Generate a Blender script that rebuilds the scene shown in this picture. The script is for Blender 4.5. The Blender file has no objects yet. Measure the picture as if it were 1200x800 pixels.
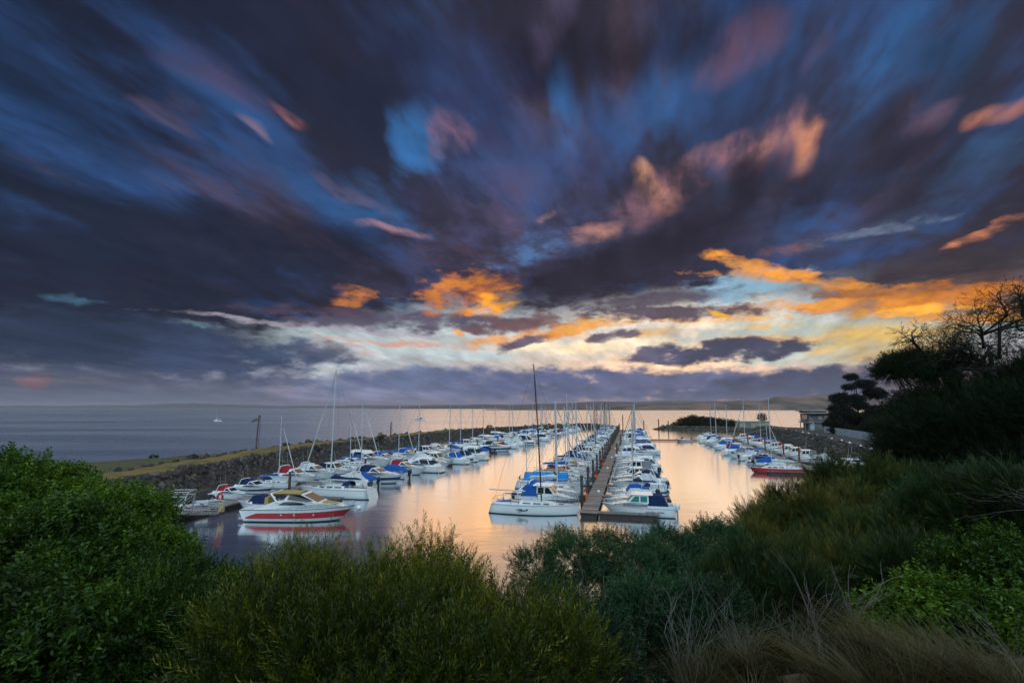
import bpy, bmesh, math, random
import numpy as np
from mathutils import Vector, Matrix, Euler
from math import radians as R, sin, cos, pi, atan2, sqrt

scene = bpy.context.scene
col = scene.collection

# ------------------------------------------------------------------ camera
H = 12.0                     # height of the lookout above the water
PITCH = R(7.35)
FPX = 600.0                  # focal length in photo pixels (18 mm on 36 mm)
cam_d = bpy.data.cameras.new("camera"); cam = bpy.data.objects.new("camera", cam_d); col.objects.link(cam)
cam.location = (0, 0, H); cam.rotation_euler = (R(90) + PITCH, 0, 0)
cam_d.sensor_width = 36; cam_d.lens = 18.0; cam_d.clip_start = 0.1; cam_d.clip_end = 60000
scene.camera = cam

def ray(px, py):
    """direction from the lookout through a point of the photo (1200x800)"""
    u = (px - 600) / FPX; v = (400 - py) / FPX
    d = Vector((u, cos(PITCH) - v * sin(PITCH), sin(PITCH) + v * cos(PITCH)))
    return d.normalized()

def at(px, py, z=0.0):
    """point of a level surface of height z seen at (px, py)"""
    d = ray(px, py); t = (z - H) / d.z
    return Vector((d.x * t, d.y * t, z))

def atY(px, py, Y):
    d = ray(px, py); t = Y / d.y
    return Vector((d.x * t, Y, H + d.z * t))

# ------------------------------------------------------------------ sky
def lin(c):
    return tuple(((x / 255) / 12.92 if x / 255 <= 0.04045 else ((x / 255 + 0.055) / 1.055) ** 2.4) for x in c)

SUN_AZ = R(17.0); SUN_EL = R(4.0)
scene.view_settings.view_transform = 'Standard'
scene.view_settings.look = 'None'
scene.view_settings.exposure = 0.0
scene.view_settings.gamma = 1.0
scene.view_settings.use_curve_mapping = False
world = bpy.data.worlds.new("World"); scene.world = world; world.use_nodes = True
nt = world.node_tree; nt.nodes.clear()

class NB:
    """small helper to write node trees"""
    def __init__(s, nt): s.nt = nt
    def n(s, t, **kw):
        nd = s.nt.nodes.new(t)
        for k, v in kw.items(): setattr(nd, k, v)
        return nd
    def put(s, inp, v):
        if isinstance(v, bpy.types.NodeSocket): s.nt.links.new(v, inp)
        elif v is not None: inp.default_value = v
    def math(s, op, a, b=None, c=None, clamp=False):
        nd = s.n('ShaderNodeMath', operation=op); nd.use_clamp = clamp
        s.put(nd.inputs[0], a)
        if b is not None: s.put(nd.inputs[1], b)
        if c is not None: s.put(nd.inputs[2], c)
        return nd.outputs[0]
    def vm(s, op, a, b=None, c=None, scale=None):
        nd = s.n('ShaderNodeVectorMath', operation=op)
        s.put(nd.inputs[0], a)
        if b is not None: s.put(nd.inputs[1], b)
        if c is not None: s.put(nd.inputs[2], c)
        if scale is not None: s.put(nd.inputs['Scale'], scale)
        return nd.outputs['Value'] if op in ('LENGTH', 'DOT_PRODUCT') else nd.outputs['Vector']
    def mapping(s, v, loc=(0, 0, 0), rot=(0, 0, 0), scale=(1, 1, 1), t='POINT'):
        nd = s.n('ShaderNodeMapping', vector_type=t)
        s.put(nd.inputs[0], v); nd.inputs[1].default_value = loc; nd.inputs[2].default_value = rot; nd.inputs[3].default_value = scale
        return nd.outputs[0]
    def noise(s, v, scale, detail=4, rough=0.5, lac=2.0, dist=0.0, out='Fac'):
        nd = s.n('ShaderNodeTexNoise')
        if v is not None: s.put(nd.inputs['Vector'], v)
        s.put(nd.inputs['Scale'], scale); nd.inputs['Detail'].default_value = detail
        nd.inputs['Roughness'].default_value = rough; nd.inputs['Lacunarity'].default_value = lac; nd.inputs['Distortion'].default_value = dist
        return nd.outputs[out]
    def mr(s, v, a, b, c=0.0, d=1.0, kind='SMOOTHSTEP'):
        nd = s.n('ShaderNodeMapRange', interpolation_type=kind)
        s.put(nd.inputs[0], v); s.put(nd.inputs[1], a); s.put(nd.inputs[2], b); s.put(nd.inputs[3], c); s.put(nd.inputs[4], d)
        return nd.outputs[0]
    def mix(s, f, a, b, blend='MIX'):
        nd = s.n('ShaderNodeMix', data_type='RGBA', blend_type=blend)
        s.put(nd.inputs[0], f); s.put(nd.inputs[6], a if isinstance(a, bpy.types.NodeSocket) else tuple(a) + (1,) if len(a) == 3 else a)
        s.put(nd.inputs[7], b if isinstance(b, bpy.types.NodeSocket) else tuple(b) + (1,) if len(b) == 3 else b)
        return nd.outputs[2]
    def ramp(s, f, stops, interp='LINEAR'):
        nd = s.n('ShaderNodeValToRGB'); cr = nd.color_ramp; cr.interpolation = interp
        while len(cr.elements) < len(stops): cr.elements.new(0.5)
        for e, (p, c) in zip(cr.elements, stops): e.position = p; e.color = tuple(c) + (1,) if len(c) == 3 else c
        s.put(nd.inputs[0], f)
        return nd.outputs[0]

W = NB(nt)
geo = W.n('ShaderNodeTexCoord').outputs['Generated']
sep = W.n('ShaderNodeSeparateXYZ'); W.put(sep.inputs[0], geo)
dx, dy, dz = sep.outputs
nish = W.n('ShaderNodeTexSky', sky_type='NISHITA')
nish.sun_disc = False; nish.sun_elevation = SUN_EL; nish.sun_rotation = SUN_AZ; nish.air_density = 1.0; nish.dust_density = 2.0

# wind streaks: the cloud deck is a level sheet seen in perspective, its texture drawn out along the wind
zc = W.math('MAXIMUM', dz, 0.0)
inv = W.math('DIVIDE', 1.0, W.math('ADD', zc, 0.16))
deck = W.vm('SCALE', geo, scale=inv)
deck = W.mapping(deck, rot=(0, 0, SUN_AZ), scale=(1, 1, 1))           # y now runs along the wind
deck = W.vm('MULTIPLY', deck, (1.0, 0.36, 0.0))
nA = W.noise(deck, 3.0, 3, 0.5, out='Color')                            # coarse streaks
nB = W.noise(W.vm('ADD', deck, (7.3, 1.9, 0)), 5.0, 5, 0.56)              # fine streaks
puffv = W.vm('MULTIPLY', geo, (1.0, 1.0, 2.4))
nP = W.noise(puffv, 9.0, 6, 0.6, out='Color')                            # puffs, for the low clouds
nPf = W.noise(W.vm('ADD', puffv, (3.1, 0.7, 0)), 22.0, 5, 0.6)
low = W.mr(dz, 0.42, 0.22)                                               # 1 near the horizon
sA = W.vm('MULTIPLY', W.vm('SUBTRACT', nA, (.5, .5, .5)), (.26, .26, .26))
sP = W.vm('MULTIPLY', W.vm('SUBTRACT', nP, (.5, .5, .5)), (.09, .09, .045))
mixw = W.n('ShaderNodeMix', data_type='VECTOR'); W.put(mixw.inputs[0], low); W.put(mixw.inputs[4], sA); W.put(mixw.inputs[5], sP)
wd = W.vm('ADD', geo, mixw.outputs[1])
rag_m = W.n('ShaderNodeMix', data_type='FLOAT'); W.put(rag_m.inputs[0], low); W.put(rag_m.inputs[2], nB); W.put(rag_m.inputs[3], nPf)
rag = W.math('SUBTRACT', rag_m.outputs[0], 0.5)

# clear sky behind the clouds
clear = W.ramp(zc, [(0.0, lin((112, 112, 146))), (0.06, lin((140, 148, 174))), (0.13, lin((176, 194, 202))),
                    (0.24, lin((140, 175, 200))), (0.38, lin((66, 116, 172))), (0.6, lin((44, 90, 150))), (1.0, lin((32, 66, 120)))])
nishc = W.vm('SCALE', nish.outputs[0], scale=0.02)
cur = W.vm('ADD', W.vm('SCALE', clear, scale=0.95), nishc)
# the dark underside of the deck reaches down to about 13 degrees, lower in the north and the south
wz = W.n('ShaderNodeSeparateXYZ'); W.put(wz.inputs[0], wd)
edge = W.math('MULTIPLY_ADD', rag, 0.10, wz.outputs[2])
deckc = W.mix(W.mr(wz.outputs[0], -0.75, 0.1), lin((22, 30, 50)), lin((46, 44, 58)))
nC = W.noise(W.vm('ADD', deck, (1.7, 5.2, 3)), 2.6, 5, 0.6)
nD = W.noise(W.vm('ADD', deck, (4.1, 8.3, 6)), 3.4, 5, 0.6)
deckc = W.mix(W.mr(nC, 0.47, 0.66, 0, 0.55), deckc, lin((54, 96, 158)))
deckc = W.mix(W.mr(nD, 0.55, 0.72, 0, 0.28), deckc, lin((118, 90, 100)))
north = W.math('MAXIMUM', W.math('MULTIPLY_ADD', wz.outputs[0], -0.24, -0.03), 0.0)
edge = W.math('ADD', edge, W.math('MINIMUM', north, 0.1))
veil_m = W.n('ShaderNodeMix', data_type='FLOAT'); W.put(veil_m.inputs[0], low)
W.put(veil_m.inputs[2], W.noise(W.vm('ADD', deck, (11.1, 3.2, 1)), 7.0, 5, 0.6)); W.put(veil_m.inputs[3], W.noise(W.vm('ADD', puffv, (8.1, 2.7, 0)), 16.0, 5, 0.6))
veil = W.mr(veil_m.outputs[0], 0.34, 0.60, 0.12, 1.0)
cur = W.mix(W.mr(edge, 0.17, 0.235), cur, deckc)

# cloud masses: (px, py, rx, ry, tilt, colour, opacity, softness, raggedness)
def axes(px, py, rx, ry, ang):
    c0 = ray(px, py); a = R(ang)
    ax = (cos(a) * rx, -sin(a) * rx); bx = (sin(a) * ry, cos(a) * ry)
    va = (ray(px + ax[0], py + ax[1]) - ray(px - ax[0], py - ax[1])) / 2
    vb = (ray(px + bx[0], py + bx[1]) - ray(px - bx[0], py - bx[1])) / 2
    la, lb = va.length, vb.length
    ux = (va - c0 * va.dot(c0)).normalized()
    return c0, ux, c0.cross(va).normalized(), la, lb

BN = [0, None, None, None, None, None]
def blob(cur, px, py, rx, ry, ang, c, op=1.0, soft=0.6, rg=1.0):
    c0, ux, uy, la, lb = axes(px, py, rx, ry, ang)
    if BN[0] % 22 == 0: BN[1] = W.vm('MULTIPLY_ADD', cur, (1e-9, 1e-9, 1e-9), BN[2])      # keeps the shader stack short
    BN[0] += 1
    p = W.vm('DOT_PRODUCT', BN[1], tuple(ux / la)); q = W.vm('DOT_PRODUCT', BN[1], tuple(uy / lb))
    q = W.math('MULTIPLY_ADD', q, q, W.math('MULTIPLY', p, p))
    hi = c0.z > 0.27
    if rg: q = W.math('MULTIPLY_ADD', rag, rg * (3.4 if hi else 2.6), q)
    f = W.mr(q, 1.0, (1.0 - soft) ** 2 - (0.5 if hi else 0.0), 0.0, (BN[3] if op > .86 else BN[4]) if soft > .92 else ((BN[5] if (c[0] > 215 and not hi) else op)))
    return W.mix(f, cur, lin(c))

# the sky is worked out region by region so that each direction evaluates only the clouds that can reach it
_g = []
for _x in np.arange(-1800, 3001, 25):
    for _y in np.arange(-1500, 486, 12):
        _g.append(tuple(ray(_x, _y)))
DIRS = np.array(_g)
def reaches(b, mask):
    px, py, rx, ry, ang = b[:5]; rg = b[8]
    c0, ux, uy, la, lb = axes(px, py, rx, ry, ang)
    D = DIRS[mask]
    if not len(D): return False
    m = np.where(D[:, 2] < 0.3, 0.055, 0.11)
    p = np.maximum(np.abs(D @ np.array(ux)) - m, 0) / la; q = np.maximum(np.abs(D @ np.array(uy)) - m, 0) / lb
    return bool(((p * p + q * q) < 1 + (1.0 if c0.z > 0.27 else 0.65) * rg).any())
BACK_LIGHT = 1.7
NAVY = (27, 34, 56); SLATE = (44, 44, 64); PLUM = (58, 48, 66); BLUE = (58, 118, 182); DBLUE = (44, 80, 128)
SALMON = (178, 112, 104); PEACH = (240, 168, 120); ORANGE = (250, 160, 50); GOLD = (255, 176, 44); LAV = (118, 122, 162)
PALE = (196, 214, 218)
BL = [
 # broad masses of the deck
 (150, 300, 420, 90, 0, (28, 34, 54), .95, .8, .5),
 (0, 130, 300, 260, 0, (24, 36, 56), .8, .95, .5),
 (420, 120, 420, 150, -20, (36, 42, 66), .8, .95, .5),
 (1150, 335, 300, 50, 6, (74, 56, 64), .9, .8, .5),
 (620, 320, 260, 70, 0, (72, 64, 90), .8, .95, .6),
 (330, 290, 200, 60, -5, (42, 46, 68), .7, .95, .5),
 (640, 220, 220, 120, 0, (76, 82, 124), .9, .95, .9),
 (980, 190, 300, 160, 30, (62, 80, 120), .85, .95, .9),
 # blue gaps
 (315, 160, 130, 26, -28, (48, 92, 146), .9, .98, 1.4),
 (430, 245, 140, 32, -16, (52, 96, 148), .9, .98, 1.4),
 (488, 172, 46, 40, -50, (60, 120, 184), .9, .98, 1.4),
 (450, 215, 60, 24, -40, (54, 104, 160), .85, .98, 1.4),
 (600, 210, 60, 80, -75, (62, 88, 138), .8, .98, 1.2),
 (560, 80, 80, 110, -60, (54, 64, 106), .7, .98, .9),
 (655, 125, 90, 24, 80, (62, 116, 182), .85, .98, 1.3),
 (740, 125, 150, 32, 62, (56, 98, 156), .85, .98, 1.4),
 (800, 110, 90, 30, 62, (58, 104, 164), .8, .98, 1.3),
 (700, 300, 60, 30, 10, (80, 112, 160), .6, .98, 1.2),
 (850, 85, 60, 40, 60, (44, 70, 110), .7, .98, 1.0),
 (1015, 85, 150, 44, 42, (54, 106, 164), .85, .98, 1.4),
 (985, 165, 100, 26, 40, (54, 96, 150), .75, .98, 1.4),
 (1150, 200, 140, 26, 40, (64, 116, 166), .85, .98, 1.4),
 (1100, 60, 80, 30, 40, (48, 78, 120), .7, .98, 1.2),
 (1000, 268, 130, 12, 8, (120, 140, 170), .8, .98, 1.6),
 (1060, 250, 100, 10, 16, (78, 104, 140), .7, .98, 1.6),
 (625, 290, 70, 24, 20, (86, 132, 186), .8, .98, 1.4),
 (90, 352, 40, 8, 0, (66, 106, 130), .8, .98, .9),
 (100, 190, 160, 50, -20, (30, 50, 80), .7, .98, .8),
 # dark bodies between them
 (740, 35, 200, 60, 10, (34, 30, 42), .97, .9, .8),
 (400, 60, 260, 60, -12, (36, 42, 66), .9, .95, .7),
 (1075, 160, 190, 26, 36, (40, 50, 76), .8, .95, .9),
 (850, 150, 120, 36, 50, (46, 54, 84), .8, .95, .9),
 (560, 150, 70, 36, -40, (56, 56, 88), .7, .95, .9),
 (1170, 55, 120, 50, 40, (38, 56, 80), .8, .95, .8),
 (400, 200, 90, 20, -20, (50, 56, 84), .6, .98, 1.1),
 (690, 200, 60, 60, 60, (52, 50, 78), .7, .98, 1.0),
 # salmon and peach light on the high cloud
 (262, 112, 90, 30, -30, (96, 72, 92), .85, .98, 1.0),
 (322, 132, 40, 13, -30, (206, 130, 112), .95, .98, .7),
 (318, 175, 32, 8, -28, (150, 120, 140), .85, .98, .8),
 (212, 150, 60, 11, -28, (98, 84, 106), .7, .98, .8),
 (280, 215, 130, 36, -10, (78, 66, 84), .75, .98, .9),
 (526, 165, 24, 30, 50, (146, 110, 134), .9, .98, .8),
 (470, 270, 50, 11, -8, (206, 150, 156), .95, .98, .7),
 (425, 222, 60, 12, -20, (104, 96, 128), .7, .98, .9),
 (590, 240, 50, 60, 70, (92, 76, 102), .7, .98, 1.0),
 (870, 42, 80, 32, 40, (118, 88, 110), .85, .98, 1.1),
 (650, 5, 70, 30, 70, (96, 86, 118), .8, .98, .8),
 (940, 60, 70, 18, 60, (92, 80, 106), .6, .98, .9),
 (1105, 118, 80, 18, 36, (122, 94, 114), .75, .98, .9),
 (1192, 105, 40, 22, 40, (226, 144, 112), .98, .98, .6),
 (1080, 175, 80, 16, 36, (92, 80, 102), .7, .98, .9),
 (785, 208, 90, 40, 15, (176, 122, 118), .9, .98, 1.3),
 (756, 200, 34, 26, -30, (280, 206, 146), 1, .98, .7),
 (780, 216, 40, 22, -60, (226, 156, 124), .8, .98, .8),
 (900, 180, 100, 40, 25, (166, 118, 122), .9, .98, 1.5),
 (922, 184, 22, 42, -12, (276, 178, 116), 1, .98, .7),
 (870, 190, 40, 16, 30, (206, 140, 122), .7, .98, .9),
 (745, 235, 60, 34, 30, (150, 108, 118), .85, .98, 1.2),
 (698, 270, 40, 14, 20, (206, 146, 128), .9, .98, .9),
 (620, 262, 50, 16, 10, (120, 96, 120), .8, .98, .9),
 (640, 258, 14, 9, 10, (206, 156, 150), .8, .98, .7),
 (1010, 235, 90, 16, 20, (84, 68, 88), .7, .98, .9),
 # big dark diagonal
 (900, 226, 330, 46, 20, (44, 41, 56), .98, .7, .8),
 (725, 312, 190, 46, 17, (42, 38, 52), .98, .6, .8),
 (1090, 225, 230, 46, 16, (46, 42, 56), .9, .85, .8),
 (940, 285, 200, 30, 8, (58, 58, 82), .85, .9, .9),
 (1130, 300, 230, 46, 12, (56, 46, 54), .9, .9, .7),
 (1020, 268, 120, 8, 10, (116, 132, 160), .6, .98, 1.8),
 (1160, 272, 60, 10, 22, (196, 122, 88), .9, .98, 1.0),
 (930, 290, 50, 8, 20, (128, 92, 94), .7, .98, .9),
 (1150, 330, 110, 14, 8, (96, 66, 60), .7, .98, .6),
 # opening towards the sun
 (875, 333, 80, 22, 6, (142, 180, 202), .97, .6, 1.0),
 (930, 400, 180, 36, 2, (190, 204, 194), .95, .6, .6),
 (1030, 400, 120, 34, 4, (226, 186, 104), .9, .9, .5),
 (720, 400, 160, 24, 4, (206, 205, 202), .8, .8, .8),
 (680, 407, 130, 12, 2, (276, 250, 205), .92, .9, .8),
 (500, 413, 140, 12, -3, (200, 212, 214), .95, .7, .9),
 (400, 434, 60, 9, 4, (208, 214, 218), .9, .8, .8),
 (400, 384, 200, 5, -5, (176, 170, 184), .8, .9, .9),
 (225, 382, 44, 4, -4, (140, 176, 188), .8, .95, .7),
 (500, 376, 210, 15, -2, (80, 68, 92), .92, .7, 1.0),
 (620, 378, 90, 13, 6, (120, 88, 92), .85, .8, 1.1),
 (760, 352, 120, 9, 8, (84, 74, 92), .9, .8, 1.0),
 # gold light under the deck
 (950, 330, 150, 10, -6, (232, 150, 60), .95, .8, 1.4),
 (900, 316, 90, 11, -14, (268, 172, 60), .97, .8, 1.2),
 (858, 309, 22, 7, 0, (244, 174, 90), .9, .95, .8),
 (1080, 350, 170, 20, 4, (236, 140, 36), .98, .85, 1.1),
 (1060, 362, 100, 9, 4, (275, 196, 64), .9, .9, .9),
 (1000, 342, 90, 8, 0, (150, 96, 66), .7, .95, 1.2),
 (930, 358, 150, 7, 4, (240, 160, 66), .9, .8, 1.2),
 (650, 388, 85, 13, 10, (244, 156, 62), .98, .85, 1.2),
 (585, 398, 60, 6, 6, (238, 170, 110), .8, .9, 1.2),
 (900, 384, 60, 5, 4, (250, 190, 100), .8, .9, 1.2),
 (1120, 372, 90, 10, 4, (240, 160, 50), .9, .9, 1.0),
 (700, 378, 60, 8, 6, (250, 180, 90), .8, .9, 1.2),
 (830, 373, 110, 8, 0, (250, 180, 84), .95, .9, 1.1),
 (745, 392, 90, 6, 4, (250, 200, 130), .85, .9, 1.0),
 (790, 366, 130, 11, 2, (88, 76, 92), .96, .6, 1.0),
 (715, 395, 34, 10, 8, (88, 80, 102), .95, .7, .9),
 (610, 402, 40, 9, 14, (92, 86, 112), .95, .7, .9),
 (845, 367, 22, 5, -20, (255, 184, 50), .9, .95, .6),
 (548, 342, 70, 30, 10, (204, 118, 58), .97, .95, 1.4),
 (540, 332, 50, 12, 14, (226, 138, 56), .85, .95, 1.4),
 (580, 355, 40, 18, 10, (275, 180, 44), 1, .95, .9),
 (512, 350, 22, 10, -60, (214, 128, 56), .9, .95, 1.0),
 (410, 345, 30, 14, 5, (222, 134, 64), .98, .95, .7),
 (537, 390, 10, 6, 0, (252, 160, 72), .98, .7, .3),
 (365, 362, 130, 7, -2, (90, 68, 86), .8, .95, .6),
 (395, 410, 55, 10, -5, (206, 152, 142), .85, .95, .9),
 (470, 402, 140, 4, -3, (222, 160, 136), .7, .95, .8),
 (120, 375, 150, 10, -3, (34, 42, 62), .8, .9, .6),
 # lower cloud banks
 (120, 405, 300, 42, 0, (38, 52, 78), .97, .6, .6),
 (80, 452, 420, 22, 0, (78, 88, 112), .95, .6, .5),
 (240, 420, 190, 32, 0, (50, 66, 98), .98, .6, .8),
 (60, 400, 170, 36, -4, (34, 48, 74), .98, .7, .6),
 (100, 440, 190, 16, 0, (74, 80, 104), .9, .8, .6),
 (365, 412, 60, 18, -8, (66, 80, 110), .85, .8, .8),
 (40, 445, 38, 13, 6, (130, 90, 90), .6, .98, 1.0),
 (140, 446, 130, 6, -2, (118, 110, 124), .8, .95, .6),
 (320, 446, 60, 8, 0, (70, 84, 112), .8, .9, .7),
 (150, 468, 420, 14, 0, (84, 96, 122), .95, .8, .2),
 (890, 400, 110, 8, 5, (252, 186, 98), .9, .8, .7),
 (862, 411, 112, 15, 6, (70, 70, 94), .99, .45, 1.0),
 (770, 416, 46, 11, 8, (84, 84, 116), .95, .6, .9),
 (960, 412, 22, 5, 10, (246, 190, 96), .7, .9, .6),
 (470, 442, 100, 16, 6, (114, 128, 164), .92, .7, .9),
 (540, 452, 240, 26, 0, (102, 116, 152), .97, .7, .7),
 (420, 462, 140, 12, 0, (146, 150, 184), .7, .95, .4),
 (760, 452, 330, 26, 0, (92, 102, 140), .98, .5, .7),
 (990, 450, 220, 26, 4, (72, 78, 104), .97, .5, .7),
 (900, 464, 260, 12, 0, (70, 84, 118), .7, .95, .3),
 (640, 471, 260, 8, 0, (118, 122, 162), .7, .95, .2),
 (1150, 450, 160, 40, 0, (110, 90, 90), .8, .8, .4),
]
# streak texture over the whole deck, a little brighter and darker
tex = W.math('MULTIPLY', W.mr(nB, 0.28, 0.72, 0.68, 1.28, 'LINEAR'),
             W.mr(W.noise(W.vm('ADD', deck, (2.3, 9.9, 0)), 20.0, 3, 0.6), 0.25, 0.75, 0.94, 1.06, 'LINEAR'))
# the sky behind the lookout: unseen broken cloud, made bright to light the boats and the bushes
bk = W.noise(W.vm('MULTIPLY', geo, (1, 1, 2)), 3.0, 3, 0.6)
back = W.mix(W.mr(bk, .42, .62), (0.30, 0.44, 0.58), (0.86, 1.08, 1.20))
back = W.vm('SCALE', back, scale=W.math('MULTIPLY', W.mr(dz, 0.05, 0.6, 0.28, 1.5), BACK_LIGHT))      # brightest high up
fb = W.mr(dy, 0.15, -0.35)
main = W
def leaf(mask):
    """one region of the sky as a node group of its own"""
    global W, rag
    g = bpy.data.node_groups.new('sky_region', 'ShaderNodeTree')
    for nm, ty in (('base', 'NodeSocketColor'), ('dir', 'NodeSocketVector'), ('rag', 'NodeSocketFloat'), ('veil', 'NodeSocketFloat')):
        g.interface.new_socket(nm, in_out='INPUT', socket_type=ty)
    g.interface.new_socket('sky', in_out='OUTPUT', socket_type='NodeSocketColor')
    W = NB(g); gi = W.n('NodeGroupInput'); go = W.n('NodeGroupOutput')
    c = gi.outputs[0]; BN[0] = 0; keep = rag; rag = gi.outputs[2]; BN[2] = gi.outputs[1]; BN[3] = W.math('MULTIPLY', gi.outputs[3], 1.0); BN[4] = W.math('MULTIPLY', gi.outputs[3], 0.8); BN[5] = W.math('MULTIPLY_ADD', gi.outputs[3], 0.55, 0.42)
    for b in BL:
        if reaches(b, mask): c = blob(c, *b)
    W.put(go.inputs[0], c)
    W = main; rag = keep
    nd = W.n('ShaderNodeGroup'); nd.node_tree = g
    W.put(nd.inputs[0], cur); W.put(nd.inputs[1], wd); W.put(nd.inputs[2], rag); W.put(nd.inputs[3], veil)
    c = W.vm('SCALE', nd.outputs[0], scale=tex)
    c = W.mix(fb, c, back)
    bg = W.n('ShaderNodeBackground'); W.put(bg.inputs[0], c); bg.inputs[1].default_value = 1.0
    return bg.outputs[0]
def flat(c):
    bg = W.n('ShaderNodeBackground'); W.put(bg.inputs[0], c); return bg.outputs[0]
def choose(f, a, b):
    m = W.n('ShaderNodeMixShader'); W.put(m.inputs[0], f); nt.links.new(a, m.inputs[1]); nt.links.new(b, m.inputs[2]); return m.outputs[0]
def columns(mask, ks):
    if not ks: return leaf(mask)
    k = ks[len(ks) // 2]
    side = DIRS[:, 0] - k * DIRS[:, 1] > 0
    f = W.math('GREATER_THAN', W.math('MULTIPLY_ADD', dy, -k, dx), 0.0)
    return choose(f, columns(mask & ~side, [v for v in ks if v < k]), columns(mask & side, [v for v in ks if v > k]))
Z = DIRS[:, 2]
lowp = columns(Z <= 0.235, [-0.4, -0.05, 0.2, 0.5])
midp = columns((Z > 0.235) & (Z <= 0.40), [-0.5, -0.1, 0.25, 0.6])
highp = columns(Z > 0.40, [-0.4, 0.0, 0.3])
skyp = choose(W.math('GREATER_THAN', dz, 0.235), lowp, choose(W.math('GREATER_THAN', dz, 0.40), midp, highp))
skyp = choose(W.math('LESS_THAN', dy, -0.35), skyp, flat(back))
skyp = choose(W.math('LESS_THAN', dz, -0.01), skyp, flat((0.06, 0.07, 0.09, 1)))
wo = W.n('ShaderNodeOutputWorld'); nt.links.new(skyp, wo.inputs[0])
world.cycles.sampling_method = 'MANUAL'; world.cycles.sample_map_resolution = 512

# low sun, veiled by the cloud bank
sun_d = bpy.data.lights.new("sun", 'SUN'); sun = bpy.data.objects.new("sun", sun_d); col.objects.link(sun)
sun_d.energy = 0.50; sun_d.angle = R(58); sun_d.color = (1.0, 0.60, 0.27)
sun.rotation_euler = (R(90) - R(15), 0, pi - SUN_AZ)
# ------------------------------------------------------------------ helpers
rng = np.random.default_rng(7)
random.seed(7)

def tag(o, label=None, cat=None, group=None, kind=None):
    if label: o['label'] = label
    if cat: o['category'] = cat
    if group: o['group'] = group
    if kind: o['kind'] = kind
    return o

def empty(name, loc=(0, 0, 0), rz=0.0):
    o = bpy.data.objects.new(name, None); col.objects.link(o); o.location = loc; o.rotation_euler = (0, 0, rz)
    o.empty_display_size = 0.3
    return o

def pbr(name, c, rough=0.6, metal=0.0, var=0.0, vscale=4.0, bump=0.0, bscale=20.0, spec=0.5, c2=None, coat=0.0, obj=True, detail=5):
    """principled material; var mixes towards c2 (or a darker tone) by noise in object space"""
    m = bpy.data.materials.new(name); m.use_nodes = True
    t = m.node_tree; b = t.nodes['Principled BSDF']; n = NB(t)
    b.inputs['Base Color'].default_value = tuple(c) + (1,)
    b.inputs['Roughness'].default_value = rough; b.inputs['Metallic'].default_value = metal
    b.inputs['Specular IOR Level'].default_value = spec; b.inputs['Coat Weight'].default_value = coat
    tc = n.n('ShaderNodeTexCoord').outputs['Object' if obj else 'Generated']
    if var:
        f = n.noise(tc, vscale, detail, 0.6)
        k = tuple(x * 0.45 for x in c) if c2 is None else c2
        n.put(b.inputs['Base Color'], n.mix(n.mr(f, 0.38, 0.66, 0, var), tuple(c), tuple(k)))
    if bump:
        bn = n.n('ShaderNodeBump'); bn.inputs['Strength'].default_value = bump; bn.inputs['Distance'].default_value = 0.02
        n.put(bn.inputs['Height'], n.noise(tc, bscale, 5, 0.6)); n.put(b.inputs['Normal'], bn.outputs[0])
    return m

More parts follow.
